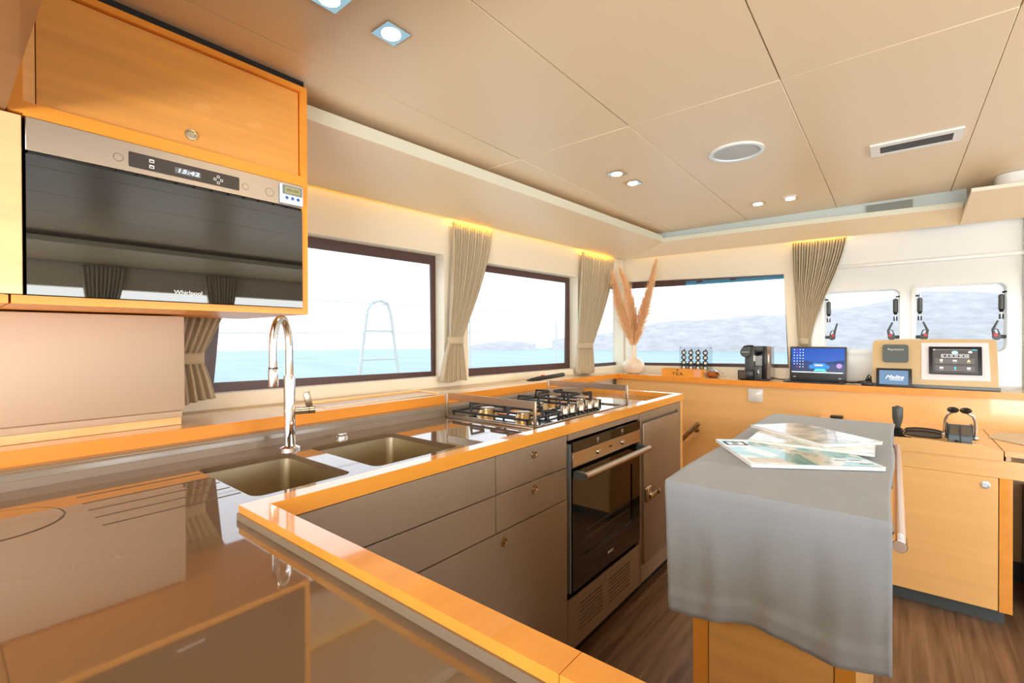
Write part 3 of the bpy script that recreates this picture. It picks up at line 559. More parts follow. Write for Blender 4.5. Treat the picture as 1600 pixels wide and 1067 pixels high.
mw = thing('microwave', 'built-in microwave with steel control strip and mirrored dark glass door', 'microwave', (-1.6, 0.425, 1.316))
mb = MB(); mb.box((-1.85, 0.135, 1.318), (CX-0.006, 0.720, 1.688), BLACK); obj('body', mb, None, mw)
mb = MB(); mb.box((CX-0.006, 0.1305, 1.620), (CX+0.005, 0.7245, 1.690), STEEL, bev=0.001, seg=1); fa = obj('control_strip', mb, None, mw)
X1 = CX + 0.005
mb = MB(); mb.plate(rrect(0.302, 1.633, 0.546, 1.669, 0.003), [], 0.001, face_x(X1+0.0003), mat('display_strip', (62, 54, 48), 0.15)); mb.box((X1, 0.395, 1.6425), (X1+0.001, 0.452, 1.657), mat('lcd_grey', (104, 108, 110), 0.3)); ds = obj('display', mb, None, fa)
mb = MB(); mb.text('15:42', 0.0135, face_x(X1+0.0014, 0.4235, 1.6497), LED, shear=0.15, width=0.046); obj('clock_digits', mb, None, ds)
for z in (1.6435, 1.6575): mb = MB(); mb.plate(rrect(0.342, z-0.004, 0.352, z+0.004, 0.001), [rrect(0.3435, z-0.0025, 0.3505, z+0.001, 0.0005)], 0.0006, face_x(X1+0.001), WPRINT); obj('symbol', mb, None, ds)
mb = MB()
for dy, dz in ((0, 0.008), (0, -0.008), (0.008, 0), (-0.008, 0)): mb.plate(rrect(0.4935+dy-0.0032, 1.6495+dz-0.0032, 0.4935+dy+0.0032, 1.6495+dz+0.0032, 0.001), [rrect(0.4935+dy-0.0022, 1.6495+dz-0.0022, 0.4935+dy+0.0022, 1.6495+dz+0.0022, 0.0006)], 0.0006, face_x(X1+0.001), WPRINT)
obj('key_cross', mb, None, ds)
for y, r in ((0.283, 0.0085), (0.562, 0.0075), (0.628, 0.011)):
    mb = MB(); mb.plate(circ(y, 1.6485, r+0.0012), [circ(y, 1.6485, r)], 0.0006, face_x(X1+0.0001), GROOVE); mb.lathe([(0, 0.0006), (r, 0.0006), (r, 0), (0, 0)], (X1, y, 1.6485), STEEL, 28, axis=(1, 0, 0)); obj('push_button', mb, None, fa)
mb = MB(); mb.plate([(0.1305, 1.317), (0.7245, 1.317), (0.7245, 1.6125), (0.1305, 1.6125)], [], 0.010, face_x(CX+0.001), MIRROR); d = obj('glass_door', mb, None, mw)
mb = MB(); mb.text('Whirlpool', 0.0145, face_x(CX+0.0064, 0.4225, 1.3405), WPRINT, width=0.062); obj('lettering', mb, None, d)
mb = MB()
for i in range(12): mb.box((CX-0.004, 0.24+i*0.04, 1.6135), (CX+0.0045, 0.272+i*0.04, 1.6185), TOEB)
obj('vent_slots', mb, None, mw)
tm = thing('kitchen_timer', 'small white and blue kitchen timer stuck to the right end of the microwave', 'timer', (CX+0.012, 0.688, 1.65))
mb = MB(); mb.box((X1+0.0005, 0.655, 1.624), (X1+0.011, 0.7235, 1.681), mat('pale_blue_plastic', (214, 224, 238), 0.35), bev=0.003); mb.box((X1+0.0105, 0.660, 1.651), (X1+0.0116, 0.7195, 1.6785), GREYP); b = obj('case', mb, None, tm)
mb = MB(); mb.box((X1+0.011, 0.667, 1.655), (X1+0.0122, 0.713, 1.674), mat('lcd_olive', (150, 152, 112), 0.3)); mb.text('00:00', 0.012, face_x(X1+0.0125, 0.690, 1.6645), mat('lcd_ink', (104, 104, 74), 0.5), width=0.036); obj('screen', mb, None, tm)
for y in (0.673, 0.690, 0.707):
    mb = MB(); mb.lathe([(0, 0.002), (0.0045, 0.0015), (0.005, 0), (0, 0)], (X1+0.011, y, 1.6415), mat('blue_button', (28, 88, 170), 0.4), 18, axis=(1, 0, 0)); obj('button', mb, None, tm)

# ------------------------------------------------------------------ ceiling fittings
def downlight(x, y, label, e=6):
    t = thing('ceiling_spotlight', label, 'ceiling light', (x, y, 2.02), 'square recessed ceiling spotlights')
    mb = MB(); mb.plate([(x-0.036, y-0.036), (x+0.036, y-0.036), (x+0.036, y+0.036), (x-0.036, y+0.036)], [circ(x, y, 0.024)], 0.005, face_z(2.0175), CHROME); obj('bezel', mb, None, t)
    mb = MB(); mb.lathe([(0.024, -0.002), (0.0235, 0.0035), (0, 0.0045)], (x, y, 2.0145), GLOWW, 28); obj('lens', mb, None, t)
    l = bpy.data.lights.new('spot_lamp', 'SPOT'); l.energy = e; l.color = (1, 0.84, 0.62); l.spot_size = math.radians(125); l.spot_blend = 0.8; l.shadow_soft_size = 0.03
    o = bpy.data.objects.new('spot_lamp', l); COL.objects.link(o); o.location = (x, y, 2.005)
downlight(-1.028, 0.595, 'square chrome ceiling spotlight cut by the top edge of the photo'); downlight(-1.022, 0.765, 'square chrome ceiling spotlight nearest the cupboard, fully in view')
downlight(-1.048, 2.105, 'square ceiling spotlight above the hob, left one of that pair'); downlight(-1.048, 2.283, 'square ceiling spotlight above the hob, right one of that pair')
downlight(-0.634, 3.11, 'square ceiling spotlight near the forward wall, left one of that pair'); downlight(-0.466, 3.11, 'square ceiling spotlight near the forward wall, right one of that pair')
sx_, sy_ = -0.53, 2.19
spk = thing('ceiling_speaker', 'round white speaker set in the ceiling above the oven', 'speaker', (sx_, sy_, 2.02))
mb = MB(); mb.plate(circ(sx_, sy_, 0.108, 48), [circ(sx_, sy_, 0.093, 48)], 0.008, face_z(2.016), WHITE); obj('rim', mb, None, spk)
mb = MB(); mb.lathe([(0.094, 0.004), (0.06, 0), (0, -0.001)], (sx_, sy_, 2.014), mat('speaker_mesh', (196, 204, 204), 0.5, bump=0.4, bscale=900), 40); obj('grille', mb, None, spk)
vt = thing('air_vent', 'long slim white ceiling air vent with dark slats', 'vent', (0.06, 2.55, 2.02))
mb = MB(); mb.plate([(-0.082, 2.475), (0.205, 2.475), (0.205, 2.625), (-0.082, 2.625)], [[(-0.05, 2.508), (0.178, 2.508), (0.178, 2.600), (-0.05, 2.600)]], 0.008, face_z(2.016), WHITE); obj('frame', mb, None, vt)
for i in range(6):
    mb = MB(); y = 2.516 + i*0.0155; mb.box((-0.05, -0.0045, -0.0008), (0.178, 0.0045, 0.0008), mat('vent_slat', (120, 116, 112), 0.4), M=Matrix.Translation((0, y, 2.0155)) @ Matrix.Rotation(0.7, 4, 'X')); obj('slat', mb, None, vt)
mb = MB(); mb.box((-0.052, 2.506, 2.0185), (0.180, 2.602, 2.0195), TOEB); obj('duct_opening', mb, None, vt)
cg = thing('cove_grille', 'grey louvred grille in the ceiling recess above the forward wall', 'vent', (-0.03, 3.525, 1.99))
mb = MB(); mb.box((-0.135, 3.520, 1.945), (0.08, 3.529, 2.005), mat('grille_grey', (170, 168, 152), 0.5)); 
for i in range(6): mb.box((-0.13, 3.516, 1.951+i*0.009), (0.075, 3.521, 1.955+i*0.009), GREYP)
obj('louvres', mb, None, cg)

# warm LED strip lights tucked behind the soffit, above the curtains
def strip(name, p0, p1, e):
    l = bpy.data.lights.new(name, 'AREA'); l.shape = 'RECTANGLE'; p0 = Vector(p0); p1 = Vector(p1); d = p1 - p0; l.size = d.length; l.size_y = 0.012; l.energy = e; l.color = (1, 0.52, 0.05)
    o = bpy.data.objects.new(name, l); COL.objects.link(o); o.location = (p0 + p1)/2; o.rotation_euler = (0, 0, math.atan2(d.y, d.x))
strip('led_strip_port', (HX(0.78)+0.026, 0.78, 1.895), (HX(3.5)+0.026, 3.5, 1.895), 0.7)
strip('led_strip_forward', (-1.66, 3.635, 1.895), (0.05, 3.635, 1.895), 0.3)

for a, b in ((1.79, 2.085), (3.0, 3.43), (0.75, 0.86)): strip('led_strip_curtain', (HX(a)+0.040, a, 1.878), (HX(b)+0.040, b, 1.878), 0.45*(b-a)/0.3)
strip('led_strip_curtain', (-0.532, 3.622, 1.872), (-0.236, 3.622, 1.872), 0.45)
# ------------------------------------------------------------------ curtains
def smooth(t): return t*t*(3-2*t)
def curtain(label, top, tie, bot, P, pleats=11, seed=0, depth=0.020, group='tied-back beige curtains'):
    """top, tie, bot: (from, to, height) along the wall; P maps (along, out, z) to a world point"""
    R = random.Random(seed); ph = [R.uniform(0, 6.28) for _ in range(4)]
    c = P((tie[0]+tie[1])/2, 0.03, tie[2]); t = thing('window_curtain', label, 'curtain', c, group)
    n = pleats * 8; rows = []
    zs = [top[2] + (tie[2]-top[2])*i/16 for i in range(17)] + [tie[2] + (bot[2]-tie[2])*i/8 for i in range(1, 9)]
    for z in zs:
        if z >= tie[2]:
            k = (top[2]-z)/(top[2]-tie[2]); e = k**1.35; a = top[0]+(tie[0]-top[0])*smooth(k)*0.6+(tie[0]-top[0])*k*0.4; b = top[1]+(tie[1]-top[1])*e; amp = depth*(0.55+0.45*math.sin(PI*min(1, k*1.1)))
            if z < tie[2]+0.02: amp *= 0.7
        else:
            k = (tie[2]-z)/(tie[2]-bot[2]); e = k**0.75; a = tie[0]+(bot[0]-tie[0])*e; b = tie[1]+(bot[1]-tie[1])*e; amp = depth*(0.6+0.5*k)
        row = []
        for i in range(n+1):
            s = i/n; f0 = math.sin(2*PI*pleats*s + 0.6*math.sin(3*s+ph[0]) + 0.5*math.sin(6*(top[2]-z)+ph[1])) * (0.75+0.25*math.sin(5*s+ph[2])) + 0.25*math.sin(4.3*pleats*s+ph[3]); f = 2*abs(f0)**0.6*(1 if f0 > 0 else -1)*0.5 + 0.25*f0
            zz = z - (0.006*math.sin(7*s+ph[2]) if z == bot[2] else 0)
            if z < tie[2]: zz += (1-abs(2*s-1))*(-0.010)*k
            row.append(P(a+(b-a)*s, 0.030 + amp*f*0.55, zz))
        rows.append(row)
    mb = MB(); mb.grid(rows, CURT); o = obj('curtain_cloth', mb, None, t); md = o.modifiers.new('s', 'SOLIDIFY'); md.thickness = 0.0018
    # tie band hugging the gathered cloth
    rows = []
    for dz in (-0.020, -0.008, 0.008, 0.020):
        r = []
        for i in range(24):
            a = 2*PI*i/24; r.append(P((tie[0]+tie[1])/2 + ((tie[1]-tie[0])/2+0.008)*math.cos(a), 0.030 + 0.026*math.sin(a), tie[2]+dz))
        rows.append(r)
    mb = MB(); mb.grid(rows, CURT, closed=True); o = obj('tie_band', mb, None, t); md = o.modifiers.new('s', 'SOLIDIFY'); md.thickness = 0.002
    mb = MB(); mb.grid([[P(top[0]+(top[1]-top[0])*i/20, 0.012+0.02*j, top[2]-0.003) for i in range(21)] for j in (0, 1)], CURT); obj('heading_tape', mb, None, t)
PH = lambda y, off, z: hp(y, off, z)
PF = lambda x, off, z: Vector((x, FYW - off, z))
curtain('beige curtain tied back beside the white wall panel under the wall cupboard', (0.44, 0.86, 1.848), (0.46, 0.622, 1.154), (0.42, 0.668, 1.000), PH, 10, 1)
curtain('beige curtain tied back between the two big side windows', (1.79, 2.085, 1.852), (1.762, 1.850, 1.212), (1.70, 1.885, 0.995), PH, 16, 2, depth=0.026)
curtain('beige curtain tied back in the corner behind the pampas grass', (2.995, 3.44, 1.852), (2.945, 3.13, 1.167), (2.925, 3.14, 0.970), PH, 16, 3, depth=0.026)
curtain('beige curtain tied back above the laptop on the forward wall', (-0.236, -0.532, 1.850), (-0.430, -0.500, 1.195), (-0.420, -0.52, 0.955), PF, 19, 4, depth=0.030)
PS = lambda y, off, z: Vector((2.45 - off, y, z))
curtain('beige curtain opposite, seen as the left dark strip mirrored in the microwave door', (0.80, 1.10, 1.85), (0.86, 0.95, 1.2), (0.83, 0.99, 1.0), PS, 10, 5)
curtain('beige curtain opposite, seen as the right dark strip mirrored in the microwave door', (1.70, 2.00, 1.85), (1.80, 1.89, 1.2), (1.76, 1.93, 1.0), PS, 10, 6)

# ------------------------------------------------------------------ things on the forward shelf
SZ = 0.9385
vx, vy = -1.615, 3.53
v = tag(obj('vase', MB().lathe([(0, 0.0), (0.035, 0.0), (0.062, 0.012), (0.084, 0.045), (0.086, 0.068), (0.074, 0.098), (0.045, 0.120), (0.028, 0.130), (0.0245, 0.150), (0.0245, 0.225), (0.020, 0.225), (0.020, 0.14), (0, 0.13)], (vx, vy, SZ), CERAM, 40)), 'round cream ceramic vase with a tall narrow neck on the corner of the shelf', 'vase')
def plume(label, p, seed, wide=0.055, n=1300, lean=(0, 0)):
    R = random.Random(seed); a, b, c, d = [Vector(q) for q in p]
    def C(t): return a*(1-t)**3 + b*3*t*(1-t)**2 + c*3*t*t*(1-t) + d*t**3
    t0 = thing('pampas_stem', label, 'dried grass', a, 'pampas grass in the vase')
    mb = MB(); mb.tube([C(i/10*0.9) for i in range(11)], 0.0022, PAMPAS, 6); obj('stalk', mb, None, t0)
    mb = MB()
    for i in range(n):
        t = 0.20 + 0.80*R.random()**0.9; q = C(t); tg = (C(min(1, t+0.02)) - C(max(0, t-0.02))).normalized()
        w = wide*math.sin(PI*min(1, (t-0.14)/0.9))**0.7 * (1.0 - 0.45*t)
        x = tg.orthogonal().normalized(); y = tg.cross(x); an = R.uniform(0, 2*PI); o = x*math.cos(an) + y*math.sin(an)
        L = R.uniform(0.05, 0.12)*(1.1-0.5*t); k = R.uniform(0.3, 0.9) if R.random() < 0.85 else R.uniform(1.0, 1.6)
        st = q + o*w*0.25; m1 = st + tg*L*0.45 + o*w*0.65*k; e = st + tg*L + o*w*k + Vector((0, 0, -0.006*R.random()))
        mb.strand([st, m1, e], R.uniform(0.0016, 0.0030), PAMPAS)
    obj('plume', mb, None, t0)
mo = (vx, vy, SZ+0.10)
plume('pampas grass stem leaning left against the corner curtain', (mo, (vx+0.0, vy-0.01, 1.25), (-1.68, 3.42, 1.42), (-1.665, 3.28, 1.690)), 11, 0.064)
plume('upright middle pampas grass stem in the cream vase', (mo, (vx, vy+0.005, 1.25), (-1.60, 3.52, 1.48), (-1.705, 3.50, 1.745)), 12, 0.058)
plume('pampas grass stem leaning right towards the forward window', (mo, (vx+0.01, vy, 1.25), (-1.51, 3.52, 1.42), (-1.425, 3.50, 1.775)), 13, 0.058)

tb = thing('tea_box', 'low orange wooden box lettered TEA on the forward shelf', 'box', (-1.20, 3.46, SZ))
mb = MB(); mb.box((-1.350, 3.435, SZ), (-1.052, 3.447, SZ+0.056), WOOD_E); mb.box((-1.350, 3.52, SZ), (-1.052, 3.53, SZ+0.056), WOOD_E); mb.box((-1.350, 3.447, SZ), (-1.342, 3.52, SZ+0.056), WOOD_E); mb.box((-1.060, 3.447, SZ), (-1.052, 3.52, SZ+0.056), WOOD_E); mb.box((-1.342, 3.447, SZ), (-1.06, 3.52, SZ+0.006), WOOD_E); b = obj('box_body', mb, None, tb)
mb = MB(); mb.text('TEA', 0.032, face_y(3.4345, -1.232, SZ+0.020), DPRINT, width=0.080, spacing=1.15); mb.lathe([(0, 0), (0.006, 0), (0, 0.001)], (-1.232, 3.4345, SZ+0.0495), DPRINT, 8, axis=(0, -1, 0)); mb.box((-1.245, 3.434, SZ+0.0475), (-1.219, 3.4348, SZ+0.049), DPRINT); obj('lettering', mb, None, b)
mb = MB(); mb.box((-1.115, 3.4335, SZ+0.004), (-1.065, 3.4348, SZ+0.052), mat('pink_sticker', (232, 170, 130), 0.6)); obj('label_patch', mb, None, b)

ch = thing('capsule_holder', 'clear stand holding four columns of coffee capsules behind the tea box', 'capsule holder', (-1.15, 3.56, SZ))
mb = MB(); mb.box((-1.27, 3.54, SZ), (-1.03, 3.60, SZ+0.006), CLEAR); mb.box((-1.27, 3.583, SZ), (-1.03, 3.587, SZ+0.215), CLEAR); obj('stand', mb, None, ch)
mb = MB()
for i in range(4): mb.box((-1.229+i*0.052-0.003, 3.574, SZ+0.006), (-1.229+i*0.052+0.003, 3.582, SZ+0.20), BLACK)
for x in (-1.262, -1.04): mb.lathe([(0, 0), (0.004, 0), (0.004, 0.003), (0, 0.003)], (x, 3.579, SZ+0.21), DGREY, 10, axis=(0, -1, 0))
obj('rail', mb, None, ch)
TEAL = mat('dark_green_foil', (38, 66, 68), 0.3, 0.6); colw = ('leftmost', 'second', 'third', 'rightmost'); roww = ('lowest', 'second lowest', 'second highest', 'topmost')
cap0 = None
for i in range(4):
    for j in range(4):
        lab = f'dark green coffee capsule, {roww[j]} in the {colw[i]} column of the clear holder'; loc = (-1.229+i*0.052, 3.563, SZ+0.062+j*0.037)
        if cap0 is None:
            cap0 = thing('coffee_capsule', lab, 'coffee capsule', loc, 'coffee capsules in the clear holder')
            mb = MB(); mb.lathe([(0.0105, 0.0), (0.0185, 0.001), (0.0185, 0.004), (0.016, 0.006), (0.011, -0.010), (0, -0.011)], (0, 0, 0), TEAL, 20, axis=(0, -1, 0)); obj('shell', mb, None, cap0, local=True)
            mb = MB(); mb.lathe([(0, 0.0022), (0.006, 0.0025), (0.0105, 0.0022), (0.0105, 0.0)], (0, 0, 0), WPRINT, 20, axis=(0, -1, 0)); obj('foil_lid', mb, None, cap0, local=True)
        else: dup(cap0, loc, 0, lab)

sb = thing('sugar_bowl', 'small shiny copper bowl beside the tea box', 'bowl', (-1.0, 3.50, SZ))
mb = MB(); mb.lathe([(0, 0), (0.024, 0), (0.040, 0.012), (0.045, 0.026), (0.038, 0.042), (0.030, 0.046), (0.027, 0.044), (0.034, 0.030), (0, 0.010)], (-1.0, 3.50, SZ), COPPER, 32); obj('bowl', mb, None, sb)
mb = MB(); mb.lathe([(0.028, 0.045), (0.018, 0.054), (0.005, 0.058), (0.006, 0.064), (0, 0.066)], (-1.0, 3.50, SZ), CHROME, 24); obj('lid', mb, None, sb)
for s in (-1, 1):
    mb = MB(); mb.tube([(-1.0+s*0.041, 3.50, SZ+0.036), (-1.0+s*0.060, 3.50, SZ+0.038), (-1.0+s*0.062, 3.50, SZ+0.022), (-1.0+s*0.044, 3.50, SZ+0.018)], 0.003, CHROME, 8); obj('handle', mb, None, sb)

cm = thing('coffee_machine', 'compact black capsule coffee machine on the forward shelf', 'coffee machine', (-0.74, 3.53, SZ))
mb = MB(); mb.box((-0.815, 3.435, SZ), (-0.640, 3.625, SZ+0.012), BLACK, bev=0.004); mb.box((-0.790, 3.475, SZ+0.012), (-0.728, 3.62, SZ+0.20), DGREY, bev=0.006); mb.box((-0.730, 3.56, SZ+0.012), (-0.672, 3.62, SZ+0.222), BLACK, bev=0.003); mb.box((-0.676, 3.455, SZ+0.012), (-0.655, 3.62, SZ+0.226), BLACK, bev=0.003); mb.box((-0.800, 3.50, SZ+0.185), (-0.668, 3.62, SZ+0.226), DGREY, bev=0.006); obj('body', mb, None, cm)
mb = MB(); mb.box((-0.655, 3.46, SZ+0.012), (-0.638, 3.62, SZ+0.226), mat('smoky_tank', (150, 138, 130), 0.08, 0.3), bev=0.003); obj('water_tank', mb, None, cm)
mb = MB(); mb.lathe([(0, 0.0), (0.030, 0.0), (0.034, 0.006), (0.034, 0.052), (0, 0.052)], (-0.778, 3.44, SZ+0.186), DGREY, 36, axis=(0, 1, 0)); mb.text('NESPRESSO', 0.009, face_y(3.4395, -0.778, SZ+0.186), WPRINT, width=0.046); obj('brew_head', mb, None, cm)
mb = MB(); mb.tube([(-0.798, 3.46, SZ+0.212), (-0.785, 3.45, SZ+0.224), (-0.765, 3.46, SZ+0.228), (-0.745, 3.50, SZ+0.227)], 0.006, BLACK, 10); obj('lever', mb, None, cm)
mb = MB(); mb.box((-0.726, 3.47, SZ+0.095), (-0.680, 3.55, SZ+0.20), CLEAR, bev=0.003); mb.box((-0.724, 3.472, SZ+0.097), (-0.682, 3.548, SZ+0.160), mat('milk_grey', (186, 188, 188), 0.3)); mb.box((-0.734, 3.462, SZ+0.125), (-0.724, 3.474, SZ+0.165), WPRINT, bev=0.002); obj('milk_jug', mb, None, cm)
mb = MB(); mb.box((-0.822, 3.425, SZ+0.004), (-0.728, 3.475, SZ+0.066), BLACK, bev=0.003); mb.box((-0.816, 3.4235, SZ+0.010), (-0.772, 3.4255, SZ+0.060), mat('brown_tray_front', (84, 74, 66), 0.2)); obj('drip_tray', mb, None, cm)
mb = MB(); mb.box((-0.726, 3.44, SZ+0.012), (-0.680, 3.56, SZ+0.095), DGREY, bev=0.003); mb.tube([(-0.70, 3.438, SZ+0.03), (-0.692, 3.434, SZ+0.045), (-0.70, 3.434, SZ+0.06), (-0.695, 3.438, SZ+0.072)], 0.003, CHROME, 8); obj('steam_front', mb, None, cm)
cbm = MB(); cbm.tube([(-0.645, 3.60, SZ+0.012), (-0.60, 3.58, SZ+0.004), (-0.52, 3.59, SZ+0.003), (-0.40, 3.62, SZ+0.003), (-0.2, 3.61, SZ+0.004), (-0.16, 3.58, SZ+0.004)], 0.003, RUBBER, 8)
tag(obj('power_cable', cbm), 'thin black power cable running behind the laptop from the coffee machine', 'cable')

lp = thing('laptop', 'open black laptop with bright blue desktop on its screen', 'laptop', (-0.385, 3.50, SZ), rz=math.radians(-1))
mb = MB(); mb.prism([(-0.168, -0.078), (0.146, -0.078), (0.150, 0.055), (-0.150, 0.055)], [0.001]*4, [0.008, 0.008, 0.018, 0.018], BLACK); mb.box((-0.13, -0.05, 0.0125), (0.125, 0.02, 0.0155), RUBBER); obj('keyboard_base', mb, None, lp, local=True)
T = Matrix.Translation((0, 0.052, 0.016)) @ Matrix.Rotation(math.radians(-6), 4, 'X')
TF = T @ frame((0, 0, 0), (1, 0, 0), (0, 0, 1))
mb = MB(); mb.box((-0.153, 0, 0), (0.153, 0.008, 0.208), mat('dark_laptop_shell', (58, 58, 58), 0.4), bev=0.003, M=T); ls = obj('screen_lid', mb, None, lp, local=True)
scr = bpy.data.materials.new('laptop_screen'); scr.use_nodes = True; n = scr.node_tree; b = n.nodes['Principled BSDF']; b.inputs['Base Color'].default_value = (0, 0, 0, 1)
g = n.nodes.new('ShaderNodeTexCoord'); s_ = n.nodes.new('ShaderNodeSeparateXYZ'); r = n.nodes.new('ShaderNodeValToRGB'); mp = n.nodes.new('ShaderNodeMapRange'); mp.inputs['From Min'].default_value = 0.04; mp.inputs['From Max'].default_value = 0.20
n.links.new(g.outputs['Object'], s_.inputs[0]); n.links.new(s_.outputs['Z'], mp.inputs['Value']); n.links.new(mp.outputs[0], r.inputs[0])
r.color_ramp.elements[0].position = 0.0; r.color_ramp.elements[0].color = lin((12, 34, 66)); r.color_ramp.elements[1].position = 1.0; r.color_ramp.elements[1].color = lin((8, 92, 208))
e = r.color_ramp.elements.new(0.45); e.color = lin((10, 60, 130)); e = r.color_ramp.elements.new(0.55); e.color = lin((6, 96, 206))
n.links.new(r.outputs[0], b.inputs['Emission Color']); b.inputs['Emission Strength'].default_value = 0.65; b.inputs['Roughness'].default_value = 0.2
def EM(name, rgb, e=0.9): return mat(name, rgb, 0.4, emit=e)
mb = MB(); mb.plate([(-0.143, 0.040), (0.143, 0.040), (0.143, 0.198), (-0.143, 0.198)], [], 0.001, TF @ Matrix.Translation((0, 0, 0.0006)), scr); so = obj('display', mb, None, ls, local=True)
mb = MB(); F2 = TF @ Matrix.Translation((0, 0, 0.0016))
for i in range(4):
    for j in range(7):
        if i == 0 and j > 5: continue
        mb.plate(rrect(-0.128+i*0.0165-0.0024, 0.188-j*0.0185-0.0024, -0.128+i*0.0165+0.0024, 0.188-j*0.0185+0.0024, 0.001), [], 0.0004, F2, EM('icon_red', (220, 50, 60)) if (i == 1 and j in (0, 1, 6)) else EM('icon_pale', (220, 228, 235)))
mb.box((-0.14, 0.042, 0), (0.135, 0.047, 0.0004), EM('icon_pale', (220, 228, 235)), M=F2)
obj('desktop_icons', mb, None, so, local=True)
mb = MB()      # the picture on the desktop: a catamaran under a dark blue hull shape
mb.plate([(-0.10, 0.125), (-0.02, 0.108), (0.06, 0.112), (0.14, 0.125), (0.14, 0.10), (-0.10, 0.10)], [], 0.0003, F2, EM('pic_navy', (10, 40, 86)))
mb.plate(rrect(-0.045, 0.068, 0.065, 0.092, 0.010), [], 0.0005, F2, EM('pic_blue', (28, 110, 190))); mb.plate(rrect(-0.025, 0.092, 0.045, 0.104, 0.005), [], 0.0005, F2, EM('pic_blue', (28, 110, 190)))
mb.plate(rrect(-0.015, 0.086, 0.030, 0.094, 0.003), [], 0.0009, F2, EM('pic_orange', (240, 190, 130))); mb.plate(circ(0.115, 0.088, 0.015, 18), [], 0.0007, F2, EM('pic_mauve', (150, 120, 190)))
mb.plate([(-0.02, 0.052), (0.05, 0.052), (0.04, 0.066), (-0.01, 0.066)], [], 0.0006, F2, EM('pic_cyan', (70, 220, 220))); obj('wallpaper_picture', mb, None, so, local=True)
mb = MB(); mb.text('Lenovo', 0.007, TF @ Matrix.Translation((-0.130, 0.032, 0.0006)), GREYP, align='LEFT'); mb.box((-0.131, 0.012, 0.0004), (-0.118, 0.016, 0.001), WPRINT, M=TF); mb.box((0.112, 0.008, 0.0004), (0.127, 0.012, 0.001), WPRINT, M=TF); obj('markings', mb, None, ls, local=True)

rb = MB(); rb.box((-0.155, 3.452, SZ), (-0.098, 3.490, SZ+0.018), BLACK, bev=0.005); tag(obj('adapter_box', rb), 'small black electronic box with cables between laptop and helm console', 'adapter')
R = random.Random(5)
for k, (lab, pts) in enumerate((('black cable looping from laptop to the bundle behind the tablet', [(-0.235, 3.53, SZ+0.01), (-0.20, 3.54, SZ+0.006), (-0.14, 3.55, SZ+0.02), (-0.118, 3.54, SZ+0.035)]), ('black coiled cable bundle standing left of the small tablet', [(-0.12, 3.50, SZ+0.004), (-0.135, 3.515, SZ+0.03), (-0.120, 3.52, SZ+0.06), (-0.108, 3.51, SZ+0.045), (-0.128, 3.50, SZ+0.02), (-0.112, 3.495, SZ+0.055), (-0.105, 3.50, SZ+0.02), (-0.125, 3.52, SZ+0.045), (-0.11, 3.51, SZ+0.006)]), ('thin black cable from the adapter box towards the tablet', [(-0.098, 3.475, SZ+0.006), (-0.085, 3.485, SZ+0.012), (-0.07, 3.49, SZ+0.008)]))):
    mb = MB(); mb.tube(pts, 0.0035, RUBBER, 8); tag(obj('cable', mb), lab, 'cable')

# helm console
hc = thing('helm_console', 'beige helm instrument console with big touch screen on the forward shelf', 'console', (0.155, 3.50, SZ))
T = Matrix.Translation((0, 3.475, SZ)) @ Matrix.Rotation(math.radians(-7), 4, 'X'); TF = T @ frame((0, 0, 0), (1, 0, 0), (0, 0, 1))
outl = [(-0.104, 0.018), (0.418, 0.012)] + [(0.413 - 0.018*(1-math.cos(a)), 0.252 + 0.018*math.sin(a)) for a in [PI/2*i/6 for i in range(7)]] + [(0.20, 0.274)] + [(-0.090 - 0.022*math.sin(a)+0.01, 0.246+0.022*math.cos(a)) for a in [PI/2*i/6 for i in range(7)]]
mb = MB(); mb.plate(outl, [], 0.055, TF @ Matrix.Translation((0, 0, -0.0275)), mat('beige_console', (206, 178, 128), 0.35, coat=0.2)); cs = obj('housing', mb, None, hc)
mb = MB(); mb.box((0.035, 3.465, SZ), (0.424, 3.535, SZ+0.018), GREYP, bev=0.003); mb.box((-0.10, 3.475, SZ), (0.035, 3.535, SZ+0.018), GREYP); obj('base_plinth', mb, None, hc)
mb = MB(); mb.plate(rrect(-0.055, 0.138, 0.060, 0.240, 0.014), [], 0.016, TF @ Matrix.Translation((0, 0, 0.008)), mat('grey_instrument_cover', (84, 94, 94), 0.5)); c = obj('instrument_cover', mb, None, hc)
mb = MB(); mb.text('Raymarine', 0.0165, TF @ Matrix.Translation((0.003, 0.212, 0.0168)), WPRINT, width=0.070, t=0.0008); obj('lettering', mb, None, c)
mb = MB(); mb.plate([(0.115, 0.046), (0.388, 0.050), (0.382, 0.252), (0.115, 0.252)], [], 0.003, TF @ Matrix.Translation((0, 0, 0.0015)), mat('white_bezel', (226, 226, 232), 0.35)); pb = obj('white_panel', mb, None, hc)
mb = MB(); mb.plate(rrect(0.146, 0.078, 0.356, 0.230, 0.004), [], 0.010, TF @ Matrix.Translation((0, 0, 0.006)), mat('display_black', (26, 24, 24), 0.15)); d = obj('touch_screen', mb, None, pb)
F2 = TF @ Matrix.Translation((0, 0, 0.0114))
mb = MB(); mb.plate([(0.162, 0.088), (0.340, 0.088), (0.340, 0.218), (0.162, 0.218)], [], 0.0006, F2, EM('screen_dark', (58, 54, 52), 0.5))
for z in (0.138, 0.098): mb.plate([(0.172, z), (0.328, z), (0.328, z+0.028), (0.172, z+0.028)], [], 0.0010, F2, EM('screen_band', (84, 80, 78), 0.5))
obj('screen_image', mb, None, hc)
mb = MB(); F3 = TF @ Matrix.Translation((0, 0, 0.0124)); WS = EM('screen_white', (238, 240, 240), 0.9)
mb.text('LAGOON', 0.0105, F3 @ Matrix.Translation((0.251, 0.1795, 0)), WS, width=0.098, spacing=1.7)
for z in (0.1705, 0.1875): mb.box((0.197, z, 0), (0.305, z+0.0012, 0.0004), WS, M=F3)
